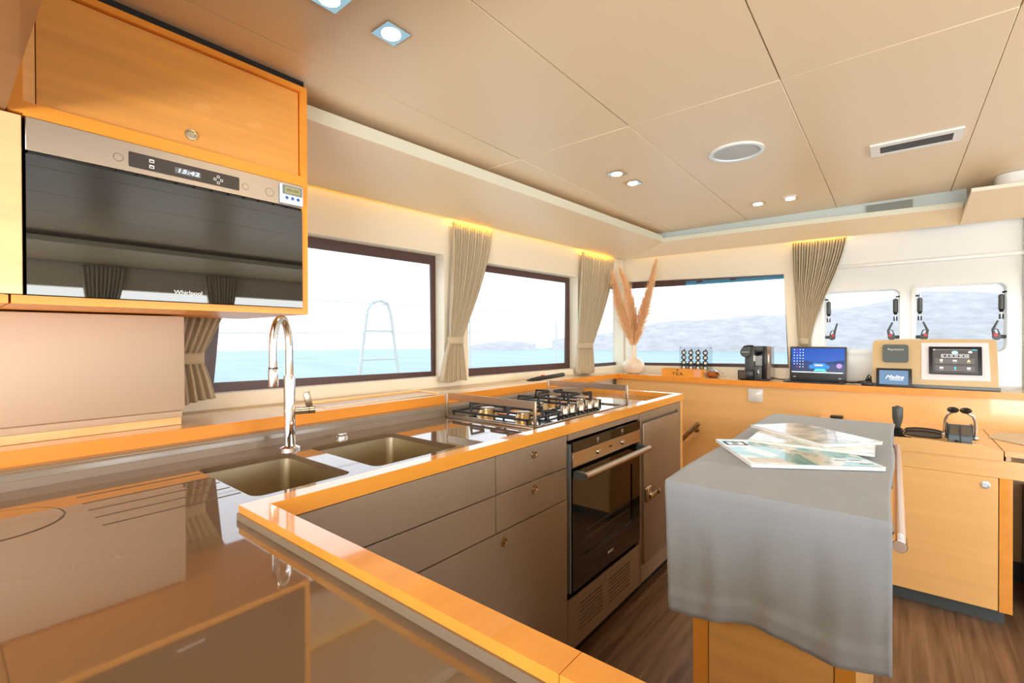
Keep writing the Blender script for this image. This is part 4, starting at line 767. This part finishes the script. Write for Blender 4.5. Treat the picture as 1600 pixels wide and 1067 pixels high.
mb.box((0.197, 0.1705, 0), (0.1982, 0.1887, 0.0004), WS, M=F3); mb.box((0.304, 0.1705, 0), (0.3052, 0.1887, 0.0004), WS, M=F3)
mb.plate([(0.251+0.013*math.cos(a), 0.198+0.009*math.sin(a)) for a in [2*PI*i/24 for i in range(24)]], [], 0.0004, F3, EM('screen_mint', (140, 214, 200)))
mb.plate([(0.311+0.008*math.cos(a), 0.201+0.0055*math.sin(a)) for a in [2*PI*i/20 for i in range(20)]], [], 0.0004, F3, EM('screen_cream', (240, 226, 190)))
mb.box((0.163, 0.2125, 0), (0.325, 0.2138, 0.0004), EM('screen_grey', (160, 150, 146), 0.6), M=F3); mb.box((0.318, 0.2105, 0), (0.337, 0.2148, 0.0005), EM('screen_cyan', (40, 170, 200)), M=F3); mb.box((0.164, 0.2108, 0), (0.172, 0.2145, 0.0005), WS, M=F3)
mb.plate(circ(0.197, 0.156, 0.006, 16), [], 0.0004, F3, EM('screen_cream', (240, 226, 190))); mb.box((0.195, 0.146, 0), (0.199, 0.151, 0.0004), EM('screen_cream', (240, 226, 190)), M=F3)
mb.box((0.243, 0.151, 0), (0.259, 0.157, 0.0004), WS, M=F3); mb.poly([(0.298, 0.149, 0.0004), (0.312, 0.149, 0.0004), (0.305, 0.161, 0.0004)], EM('screen_yellow', (236, 220, 120)), M=F3)
mb.plate(rrect(0.190, 0.110, 0.204, 0.119, 0.002), [], 0.0004, F3, WS); mb.plate(rrect(0.2485, 0.108, 0.2555, 0.121, 0.002), [], 0.0004, F3, EM('screen_cyan', (40, 170, 200))); mb.plate(rrect(0.298, 0.109, 0.312, 0.119, 0.002), [], 0.0004, F3, WS)
for x in (0.197, 0.251, 0.305):
    for z in (0.1415, 0.1015): mb.box((x-0.008, z, 0), (x+0.008, z+0.0018, 0.0004), EM('screen_grey', (160, 150, 146), 0.6), M=F3)
obj('screen_graphics', mb, None, hc)

tb2 = thing('small_tablet', 'small black tablet with blue screen reading Melite leaning on the console', 'tablet', (-0.004, 3.435, SZ))
T = Matrix.Translation((0, 0, 0.001)) @ Matrix.Rotation(math.radians(-10), 4, 'X'); TF = T @ frame((0, 0, 0), (1, 0, 0), (0, 0, 1))
mb = MB(); mb.box((-0.080, 0, 0), (0.078, 0.012, 0.106), mat('tablet_black', (26, 22, 22), 0.4), bev=0.002, M=T); mb.prism([(0.074, 0.0), (0.100, 0.0), (0.100, 0.045), (0.074, 0.045)], 0.0, 0.004, BLACK); mb.prism([(-0.02, 0.012), (0.02, 0.012), (0.02, 0.035), (-0.02, 0.035)], 0.0, [0.06, 0.06, 0.0041, 0.0041], BLACK); c = obj('case', mb, None, tb2, local=True)
mb = MB(); mb.plate([(-0.066, 0.014), (0.062, 0.014), (0.062, 0.094), (-0.066, 0.094)], [], 0.0008, TF @ Matrix.Translation((0, 0, 0.0006)), EM('tablet_blue', (74, 104, 136), 0.8)); sc_ = obj('screen', mb, None, c, local=True)
mb = MB(); mb.text('Melite', 0.030, TF @ Matrix.Translation((0.0, 0.055, 0.0014)), WS, shear=0.45, width=0.082, t=0.0003); mb.box((-0.020, 0.039, 0.001), (0.040, 0.0405, 0.0016), WS, M=TF); obj('lettering', mb, None, sc_, local=True)

sw = thing('wall_switch', 'square white wall switch on the wood panelling under the coffee machine', 'switch', (-0.716, 3.438, 0.838))
mb = MB(); mb.box((-0.760, 3.430, 0.797), (-0.671, 3.440, 0.884), WHITE, bev=0.003); p = obj('plate', mb, None, sw); mb = MB(); mb.box((-0.745, 3.427, 0.812), (-0.686, 3.431, 0.869), WHITE, bev=0.002); mb.box((-0.725, 3.4265, 0.858), (-0.705, 3.4272, 0.8592), GREYP); obj('rocker', mb, None, sw)
hr = thing('wall_handrail', 'short sloping steel handrail on the wood panelling beyond the galley end', 'handrail', (-1.08, 3.42, 0.60))
A = Vector((-1.062, 3.375, 0.625)); B = Vector((-1.42, 3.375, 0.24)); D = (B-A).normalized()
mb = MB(); mb.cyl(A, A + D*0.095, 0.0175, None, NICKEL, 24); mb.cyl(A + D*0.095, B, 0.0155, None, WOOD_D, 20); obj('rail', mb, None, hr)
for k in (0.05, 0.45):
    q = A + D*k; mb = MB(); mb.cyl(q, (q.x, 3.44, q.z-0.02), 0.010, None, NICKEL, 16); mb.cyl((q.x, 3.434, q.z-0.02), (q.x, 3.440, q.z-0.02), 0.020, None, NICKEL, 24); obj('bracket', mb, None, hr)

# ------------------------------------------------------------------ chart desk
DZ = 0.742
dk = thing('chart_desk', 'pale wooden chart desk with cupboard door and grey-blue plinth at the right', 'desk', (0.15, 3.1, 0))
mb = MB(); mb.prism([(-0.35, 2.835), (0.352, 2.835), (0.352, 3.438), (-0.35, 3.438)], DZ-0.022, DZ, WOOD_X); obj('desk_top', mb, None, dk)
mb = MB(); mb.prism([(-0.35, DZ-0.040), (0.352, DZ-0.040), (0.352, DZ+0.002), (0.316, DZ+0.002), (0.296, DZ+0.016), (-0.35, DZ+0.016)], -0.011, 0.011, WOOD_X, face_y(2.826)); obj('front_fiddle', mb, None, dk)
mb = MB(); mb.prism([(0.356, 2.815), (1.15, 2.815), (1.15, 3.438), (0.356, 3.438)], DZ-0.020, DZ, WOOD_X); obj('lid_flap', mb, None, dk)
mb = MB(); mb.box((-0.35, 2.822, 0.628), (1.15, 2.838, DZ-0.041), WOOD_X); mb.box((-0.335, 2.842, 0.068), (0.378, 3.42, 0.085), WOOD_P); mb.box((-0.35, 2.840, 0.068), (-0.335, 3.42, 0.70), WOOD_Z); mb.box((0.362, 2.842, 0.068), (0.378, 3.42, DZ-0.024), WOOD_P); mb.box((0.3405, 2.820, 0.066), (0.380, 2.842, 0.6275), WOOD_E); mb.box((1.11, 2.84, 0), (1.15, 3.42, 0.70), WOOD_P); obj('body', mb, None, dk)
mb = MB(); mb.box((-0.35, 2.820, 0.068), (0.3375, 2.838, 0.6265), WOOD_X, bev=0.0015, seg=1); d = obj('door', mb, None, dk)
mb = MB(); mb.lathe([(0, 0.002), (0.009, 0.002), (0.010, 0.005), (0.0155, 0.004), (0.016, 0), (0, 0)], (0.299, 2.820, 0.592), mat('pale_metal', (214, 220, 224), 0.25, 0.7), 28, axis=(0, -1, 0)); obj('push_lock', mb, None, d)
mb = MB(); mb.box((-0.33, 2.866, 0), (0.362, 3.40, 0.068), TOE); obj('plinth', mb, None, dk)
mb = MB(); mb.box((0.42, 3.405, 0.10), (1.08, 3.425, 0.62), mat('beige_backing_panel', (206, 178, 140), 0.5)); mb.box((0.42, 3.41, 0), (1.08, 3.43, 0.10), TOE); obj('knee_panel', mb, None, dk)
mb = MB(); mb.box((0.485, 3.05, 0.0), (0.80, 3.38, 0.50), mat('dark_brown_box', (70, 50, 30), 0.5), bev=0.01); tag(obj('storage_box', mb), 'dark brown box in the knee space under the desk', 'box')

js = thing('joystick_lever', 'black upright joystick lever with ribbed base on the desk', 'joystick', (0.010, 2.90, DZ))
mb = MB(); mb.box((-0.045, 2.858, DZ+0.0005), (0.060, 2.95, DZ+0.004), BLACK, bev=0.0015); obj('mounting_plate', mb, None, js)
mb = MB(); mb.lathe([(0, 0.004), (0.034, 0.004), (0.034, 0.010), (0.020, 0.014), (0.030, 0.018), (0.018, 0.026), (0.026, 0.031), (0.014, 0.038), (0.022, 0.043), (0.010, 0.050), (0, 0.050)], (0.010, 2.905, DZ), RUBBER, 28); obj('bellows', mb, None, js)
mb = MB(); mb.lathe([(0.010, 0.048), (0.016, 0.070), (0.0205, 0.095), (0.0215, 0.142), (0.019, 0.147), (0.008, 0.148), (0.008, 0.152), (0, 0.152)], (0.010, 2.905, DZ), DGREY, 28); obj('grip', mb, None, js)

th = thing('throttle_control', 'twin chrome throttle levers with black ball knobs on the desk', 'throttle', (0.228, 2.935, DZ))
mb = MB(); mb.prism([(2.900, 0.001), (2.995, 0.001), (2.975, 0.078), (2.93, 0.082), (2.900, 0.040)], 0.190, 0.266, mat('blue_grey_metal', (84, 104, 116), 0.35), M=Matrix.Translation((0, 0, DZ)) @ frame((0, 0, 0), (0, 1, 0), (0, 0, 1))); c = obj('housing', mb, None, th)
mb = MB(); mb.box((0.184, 2.925, DZ+0.0405), (0.190, 2.985, DZ+0.084), BLACK); mb.box((0.266, 2.925, DZ+0.0405), (0.272, 2.985, DZ+0.084), BLACK)
A = Vector((0.194, 2.8985, DZ+0.042)); 
mb.prism([(0.194, 0.0), (0.226, 0.0), (0.226, 0.045), (0.194, 0.045)], 0.0, 0.003, mat('brown_grey_cover', (104, 96, 84), 0.4), M=Matrix.Translation((0, 2.897, DZ+0.041)) @ Matrix.Rotation(math.radians(54), 4, 'X')); mb.prism([(0.230, 0.0), (0.262, 0.0), (0.262, 0.045), (0.230, 0.045)], 0.0, 0.003, mat('brown_grey_cover', (104, 96, 84), 0.4), M=Matrix.Translation((0, 2.897, DZ+0.041)) @ Matrix.Rotation(math.radians(54), 4, 'X'))
mb.box((0.2265, 2.894, DZ), (0.2295, 2.904, DZ+0.086), BLACK); mb.lathe([(0, 0), (0.006, 0), (0.006, 0.003), (0, 0.003)], (0.215, 2.8985, DZ+0.012), BLACK, 16, axis=(0, -1, 0)); obj('cover', mb, None, th)
for s, x0, x1 in ((-1, 0.186, 0.204), (1, 0.270, 0.246)):
    mb = MB(); xo = x0 + s*0.008
    mb.tube([(xo, 2.935, DZ+0.025), (xo + s*0.002, 2.93, DZ+0.06), (xo, 2.925, DZ+0.10), (xo-s*0.008, 2.918, DZ+0.125), (x1, 2.91, DZ+0.142)], 0.0055, CHROME, 14); mb.lathe([(0, -0.012), (0.010, -0.010), (0.014, 0), (0.010, 0.010), (0, 0.012)], (xo, 2.935, DZ+0.027), CHROME, 24, axis=(1, 0, 0)); l = obj('lever', mb, None, th)
    mb = MB(); mb.lathe([(0, -0.013), (0.010, -0.012), (0.019, -0.005), (0.021, 0.002), (0.016, 0.010), (0.006, 0.014), (0, 0.014)], (x1, 2.91, DZ+0.149), BLACK, 28); obj('ball_knob', mb, None, l)

gl = thing('eyeglasses', 'black framed glasses lying on the desk between joystick and throttle', 'glasses', (0.11, 3.06, DZ), rz=math.radians(-2))
for k, (yy, zz) in enumerate(((-0.055, 0.012), (0.035, 0.014))):
    mb = MB(); pts = [(0.072*math.cos(a)*(1 if math.cos(a) > 0 else 1.0), yy + 0.024*math.sin(a), zz + 0.010*math.sin(a)) for a in [2*PI*i/28 for i in range(28)]]
    mb.tube(pts, 0.0035, BLACK, 8, closed=True); o = obj('rim', mb, None, gl, local=True)
    mb = MB(); mb.poly([(p[0]*0.97, yy+(p[1]-yy)*0.95, p[2]) for p in pts], mat('smoked_lens', (70, 54, 36), 0.1)); obj('lens', mb, None, o, local=True)
mb = MB(); mb.tube([(-0.066, -0.055, 0.012), (-0.085, -0.01, 0.012), (-0.066, 0.035, 0.014)], 0.003, BLACK, 8); mb.tube([(0.066, -0.06, 0.008), (0.095, -0.02, 0.012), (0.075, 0.04, 0.014), (0.11, 0.0, 0.010)], 0.003, BLACK, 8); mb.tube([(0.068, 0.03, 0.012), (0.085, -0.02, 0.010), (0.100, -0.055, 0.004)], 0.003, BLACK, 8); obj('temple_arms', mb, None, gl, local=True)

mp_ = thing('folded_chart', 'pale printed chart lying on the desk at the right edge', 'chart', (0.6, 3.1, DZ))
mb = MB(); A = [(0.342, 3.158), (0.405, 3.33), (0.90, 3.40), (0.96, 3.02), (0.50, 2.955)]
mb.prism(A, DZ+0.001, [DZ+0.003, DZ+0.010, DZ+0.012, DZ+0.006, DZ+0.003], mat('chart_paper', (222, 208, 184), 0.6, var=0.08, vscale=(14, 14, 14))); obj('sheet', mb, None, mp_)
mb = MB(); mb.box((-0.30, 3.36, DZ+0.0005), (-0.235, 3.41, DZ+0.016), BLACK, bev=0.007); tag(obj('small_case', mb), 'small black rounded case on the desk half hidden behind the grey cloth', 'case')

# ------------------------------------------------------------------ island, cloth, magazines
isl = thing('galley_island', 'narrow orange wood island standing in the middle of the galley', 'island', (-0.2, 1.65, 0))
mb = MB(); mb.box((-0.398, 1.055, 0.872), (-0.008, 2.235, 0.897), WOOD_Y, bev=0.003); obj('island_top', mb, None, isl)
mb = MB(); mb.box((-0.350, 1.085, 0.05), (-0.056, 2.20, 0.872), WOOD_Z); obj('body', mb, None, isl)
mb = MB(); mb.box((-0.350, 1.072, 0.05), (-0.3185, 1.086, 0.871), WOOD_E); mb.box((-0.0875, 1.072, 0.05), (-0.056, 1.086, 0.871), WOOD_E); obj('corner_stile', mb, None, isl)
mb = MB(); mb.box((-0.3165, 1.0735, 0.055), (-0.0895, 1.086, 0.868), WOOD_Z); obj('end_panel', mb, None, isl)
mb = MB(); mb.box((-0.33, 1.11, 0), (-0.075, 2.17, 0.05), TOE); obj('plinth', mb, None, isl)
# grab rail along the right side
mb = MB(); mb.tube([(0.007, 1.10, 0.842), (0.007, 1.11, 0.842), (0.006, 2.25, 0.815)], 0.0105, mat('pale_rail', (214, 196, 186), 0.25, 0.4), 20); mb.tube([(0.007, 1.102, 0.842), (0.007, 1.145, 0.841)], 0.0115, CHROME, 20); r_ = obj('grab_rail', mb, None, isl)
mb = MB(); mb.box((-0.0075, 1.16, 0.835), (0.004, 1.20, 0.848), NICKEL); mb.box((-0.0075, 2.12, 0.812), (0.004, 2.16, 0.825), NICKEL); obj('rail_mount', mb, None, r_)

def cloth():
    X0, X1, Y0, Y1, Z = -0.402, -0.003, 1.046, 2.244, 0.8995
    rows = []
    nx = 60
    def wr(s, d):      # wrinkles of the hanging end; d is the drop from the edge
        w = (0.010*math.sin(9*s+1.3) + 0.006*math.sin(23*s+5*d+0.4) + 0.003*math.sin(47*s+2))*min(1, d/0.12)
        return w + 0.012*noise.noise(Vector((s*5, d*7, 1.7)))*min(1, d/0.08)
    def hem(s): return 0.276 - 0.008*math.sin(PI*s) + 0.007*math.sin(10*s) - 0.008*s
    for i in range(29, 0, -1):      # front drop
        f = i/29; row = []
        for j in range(nx+1):
            s = j/nx; d = hem(s)*f
            row.append((X0+(X1-X0)*s + 0.014*f*(1-s)**3, Y0 - 0.004 - 0.004*f - wr(s, d)*0.42 - (0.004 if f > 0.85 else 0), Z - 0.002 - d))
        rows.append(row)
    for k in range(0, 41):
        y = Y0 + (Y1-Y0)*k/40; row = []
        for j in range(nx+1):
            s = j/nx; z = Z + 0.0022*max(0, noise.noise(Vector((s*4, y*5, 3)))) + 0.0012*noise.noise(Vector((s*11, y*13, 5)))
            dx = 0.0035*math.sin(y*9)
            if j == nx: z -= 0.001
            row.append((X0 + (X1-X0)*s + dx*(1 if j in (0, nx) else 0.5), y, max(z, Z)))
        rows.append(row)
    for i in range(1, 12):
        f = i/11; rows.append([(X0+(X1-X0)*j/nx, Y1 + 0.006 + 0.012*f + wr(j/nx, 0.22*f)*0.6, Z - 0.003 - 0.24*f) for j in range(nx+1)])
    mb = MB(); mb.grid(rows, CLOTH); o = obj('table_runner', mb); md = o.modifiers.new('s', 'SOLIDIFY'); md.thickness = 0.0015; md.offset = 1
    tag(o, 'grey cotton cloth covering the island and hanging down over its near end', 'cloth')
cloth()

def cover_mat(name, cols, scale, seed):
    m = bpy.data.materials.new(name); m.use_nodes = True; n = m.node_tree; b = n.nodes['Principled BSDF']; b.inputs['Roughness'].default_value = 0.18; b.inputs['Coat Weight'].default_value = 0.3
    g = n.nodes.new('ShaderNodeTexCoord'); mp = n.nodes.new('ShaderNodeMapping'); mp.inputs['Location'].default_value = (seed, seed*0.7, 0); mp.inputs['Scale'].default_value = scale
    t = n.nodes.new('ShaderNodeTexNoise'); t.inputs['Scale'].default_value = 1; t.inputs['Detail'].default_value = 3; t.inputs['Distortion'].default_value = 1.2
    r = n.nodes.new('ShaderNodeValToRGB'); r.color_ramp.interpolation = 'LINEAR'
    r.color_ramp.elements[0].position = 0.0; r.color_ramp.elements[0].color = lin(cols[0]); r.color_ramp.elements[1].position = 1; r.color_ramp.elements[1].color = lin(cols[-1][1])
    for p, c in cols[1:-1]: e = r.color_ramp.elements.new(p); e.color = lin(c)
    n.links.new(g.outputs['Object'], mp.inputs[0]); n.links.new(mp.outputs[0], t.inputs['Vector']); n.links.new(t.outputs['Fac'], r.inputs[0]); n.links.new(r.outputs[0], b.inputs['Base Color']); return m
def magazine(label, o, ex, w, h, z, cover, tilt=0, t=0.010, lift=0, letters=None):
    ex = Vector((ex[0], ex[1], 0)).normalized(); rz = math.atan2(ex.y, ex.x)
    T = thing('magazine', label, 'magazine', (o[0], o[1], z), 'magazines on the island', rz=rz); T.rotation_euler = (lift, tilt, rz)
    mb = MB(); mb.box((0, 0, 0), (w, h, t), PAPER, bev=0.0015, seg=1)
    mb.box((-0.001, -0.001, t), (w+0.001, h+0.001, t+0.0008), PAPER); b = obj('pages', mb, None, T, local=True)
    mb = MB(); mb.plate([(0.0, 0.004), (w-0.002, 0.004), (w-0.002, h-0.002), (0.0, h-0.002)], [], 0.0006, face_z(t+0.0012), cover)
    c = obj('cover', mb, None, T, local=True)
    if letters:
        for (x0, y0, x1, y1, mm) in letters: mb = MB(); mb.plate([(x0*w, y0*h), (x1*w, y0*h), (x1*w, y1*h), (x0*w, y1*h)], [], 0.0004, face_z(t+0.0018), mm); obj('cover_print', mb, None, c, local=True)
    return T
TEALP = mat('teal_print', (62, 148, 160), 0.3); GREYP2 = mat('print_grey', (150, 158, 158), 0.4)
C1 = cover_mat('cover_teal_and_cream', [(44, 130, 148), (0.42, (96, 176, 184)), (0.50, (214, 222, 214)), (0.58, (226, 226, 216)), (0.70, (120, 170, 176)), (1, (216, 222, 216))], (9, 6, 1), 3.1)
C2 = cover_mat('cover_white_green', [(120, 160, 156), (0.42, (190, 210, 206)), (0.52, (232, 236, 234)), (1, (236, 238, 238))], (14, 14, 1), 8.4)
C3 = cover_mat('cover_grey_white', [(110, 140, 140), (0.40, (158, 176, 172)), (0.50, (206, 206, 198)), (0.6, (232, 232, 228)), (1, (236, 238, 238))], (8, 14, 1), 5.2)
e1 = Vector((0.259, 0.162, 0)).normalized()
magazine('bottom magazine with teal and cream cover nearest the camera', (-0.272, 1.262), e1, 0.302, 0.285, 0.903, C1, t=0.009, letters=[(0.03, 0.86, 0.22, 0.88, DPRINT), (0.03, 0.72, 0.05, 0.88, DPRINT), (0.20, 0.72, 0.22, 0.88, DPRINT), (0.03, 0.72, 0.22, 0.735, DPRINT), (0.10, 0.76, 0.15, 0.84, GREYP2), (0.03, 0.05, 0.30, 0.20, WPRINT), (0.78, 0.3, 0.86, 0.32, GREYP2), (0.72, 0.18, 0.80, 0.2, GREYP2), (0.84, 0.2, 0.93, 0.22, GREYP2), (0.86, 0.08, 0.96, 0.1, GREYP2)])
magazine('middle magazine, mostly white, peeking out between the other two', (-0.335, 1.515), (0.95, 0.02), 0.295, 0.20, 0.9135, C2, t=0.007)
magazine('top magazine with grey and white cover, tilted across the pile', (-0.148, 1.524), (0.66, 0.75), 0.185, 0.30, 0.922, C3, t=0.008)
# ------------------------------------------------------------------ outside: sea, coast, side deck fittings
def sea_mat():
    m = bpy.data.materials.new('pale_turquoise_sea'); m.use_nodes = True; n = m.node_tree; b = n.nodes['Principled BSDF']; b.inputs['Roughness'].default_value = 0.45; b.inputs['Specular IOR Level'].default_value = 0.15
    g = n.nodes.new('ShaderNodeTexCoord'); mp = n.nodes.new('ShaderNodeMapping'); mp.inputs['Scale'].default_value = (0.10, 0.35, 1)
    t = n.nodes.new('ShaderNodeTexNoise'); t.inputs['Scale'].default_value = 1; t.inputs['Detail'].default_value = 6
    r = n.nodes.new('ShaderNodeValToRGB'); r.color_ramp.elements[0].position = 0.3; r.color_ramp.elements[0].color = (0.28, 0.40, 0.385, 1); r.color_ramp.elements[1].position = 0.7; r.color_ramp.elements[1].color = (0.40, 0.48, 0.46, 1)
    n.links.new(g.outputs['Object'], mp.inputs[0]); n.links.new(mp.outputs[0], t.inputs['Vector']); n.links.new(t.outputs['Fac'], r.inputs[0]); n.links.new(r.outputs[0], b.inputs['Base Color']); return m
mb = MB(); mb.poly([(110*math.cos(2*PI*i/96), 110*math.sin(2*PI*i/96), -1.0) for i in range(96)], sea_mat()); o = obj('sea', mb); tag(o, 'pale turquoise sea stretching to the horizon outside the windows', 'sea', kind='stuff')
def hill(name, label, ridge, base_y, depth, col):
    mb = MB(); rows = []; n = 90; R = random.Random(3)
    for k in range(9):
        f = k/8; row = []
        for i in range(n+1):
            s = i/n*(len(ridge)-1); a = min(int(s), len(ridge)-2); q = s-a; x = ridge[a][0]*(1-q)+ridge[a+1][0]*q; h = ridge[a][1]*(1-q)+ridge[a+1][1]*q; y = ridge[a][2]*(1-q)+ridge[a+1][2]*q
            dist = 1 + depth*f
            zz = -1.1 + (h+1.1)*math.sin(f*PI/2)**0.8 + 0.35*f*noise.noise(Vector((x*0.25, f*5, 0.3)))
            row.append((x*dist, y*dist, zz))
        rows.append(row)
    mb.grid(rows, col); o = obj(name, mb); tag(o, label, 'hill'); return o
HAZE = mat('haze_pale_hillside', (192, 186, 184), 0.95, spec=0.1, var=0.14, vscale=(0.5, 0.5, 1.5))  # distance haze is put into this pale base colour
hill('hill', 'pale hazy coastal hillside seen through the forward window and the two ports', [(-53, 1.0, 78), (-40, 2.6, 79), (-33, 4.3, 80), (-24, 4.9, 82), (-14, 5.2, 84), (-6, 6.1, 86), (0.1, 7.6, 88), (3.2, 8.6, 88), (11, 7.9, 88), (30, 7.2, 80)], 80, 0.14, HAZE)
hill('hill', 'small low hazy headland on the horizon through the second side window', [(-67, -0.9, 66), (-63, 0.3, 68), (-58, 0.9, 70), (-54, 0.2, 74)], 80, 0.06, HAZE)

RAILM = mat('stainless_rail', (214, 218, 220), 0.4, 0.3)
gx = -3.2
t = thing('boarding_gate_rail', 'arched stainless deck rail with crossbars outside the big side window', 'railing', (gx, 2.27, 0))
arch = [(gx, 2.06, 0.0), (gx, 2.087, 0.96), (gx, 2.155, 1.44), (gx, 2.20, 1.51), (gx, 2.28, 1.53), (gx, 2.345, 1.51), (gx, 2.375, 1.44), (gx, 2.455, 0.93), (gx, 2.49, 0.0)]
mb = MB(); mb.tube(arch, 0.013, RAILM, 12); obj('arch_tube', mb, None, t)
for z, a, b in ((1.285, 2.134, 2.405), (1.06, 2.10, 2.438)):
    mb = MB(); mb.cyl((gx, a, z), (gx, b, z), 0.009, None, RAILM, 10); obj('crossbar', mb, None, t)
for lab, x, y, z1 in (('thin upright deck stanchion outside the second side window', -3.2, 4.80, 1.42), ('thin upright deck stanchion outside the forward end of the big side window', -3.2, 3.30, 1.40)):
    mb = MB(); mb.cyl((x, y, 0.0), (x, y, z1), 0.011, None, RAILM, 12); mb.cyl((x, y, 0), (x, y, 0.03), 0.03, None, RAILM, 16); mb.lathe([(0.011, 0), (0.014, 0.004), (0, 0.015)], (x, y, z1), RAILM, 12); tag(obj('deck_stanchion', mb), lab, 'stanchion')
for lab, z in (('upper thin steel lifeline running outside the side windows', 1.50), ('lower thin steel lifeline running outside the side windows', 1.27)):
    mb = MB(); mb.tube([(gx, -1.0, z), (gx, 0.6, z-0.015), (gx, 2.2, z), (gx, 3.3, z-0.02*0), (gx, 4.8, z-0.01), (gx, 7, z)], 0.0035, RAILM, 8); tag(obj('lifeline', mb), lab, 'wire')
mb = MB(); mb.box((-3.30, -3, -0.25), (-2.06, 7.0, 0.0), WHITE); struct('trim_7', mb)
aw = thing('sun_awning', 'blue rolled awning edge showing along the top of the forward window', 'awning', (-0.9, 3.95, 1.75))
mb = MB(); mb.cyl((-1.50, 3.93, 1.722), (-0.40, 3.93, 1.716), 0.068, None, mat('blue_canvas', (70, 140, 168), 0.6), 24); obj('rolled_cloth', mb, None, aw)
mb = MB(); mb.box((-1.23, 3.86, 1.66), (-1.19, 3.87, 1.80), FRAMEB); mb.box((-0.98, 3.86, 1.66), (-0.94, 3.87, 1.80), FRAMEB); obj('strap', mb, None, aw)
mb = MB(); mb.box((-0.425, 3.90, 1.33), (-0.375, 3.96, 1.80), mat('navy_canvas', (30, 44, 80), 0.6), bev=0.01); obj('side_flap', mb, None, aw)
mb = MB(); mb.box((-1.9, 3.78, 0.70), (2.5, 5.2, 0.80), WHITE); struct('trim_9', mb)  # unseen white foredeck slab, added to bounce light up to the ceiling
mb = MB(); mb.box((-1.9, 3.78, 1.788), (2.5, 4.25, 1.90), WHITE); struct('trim_8', mb)
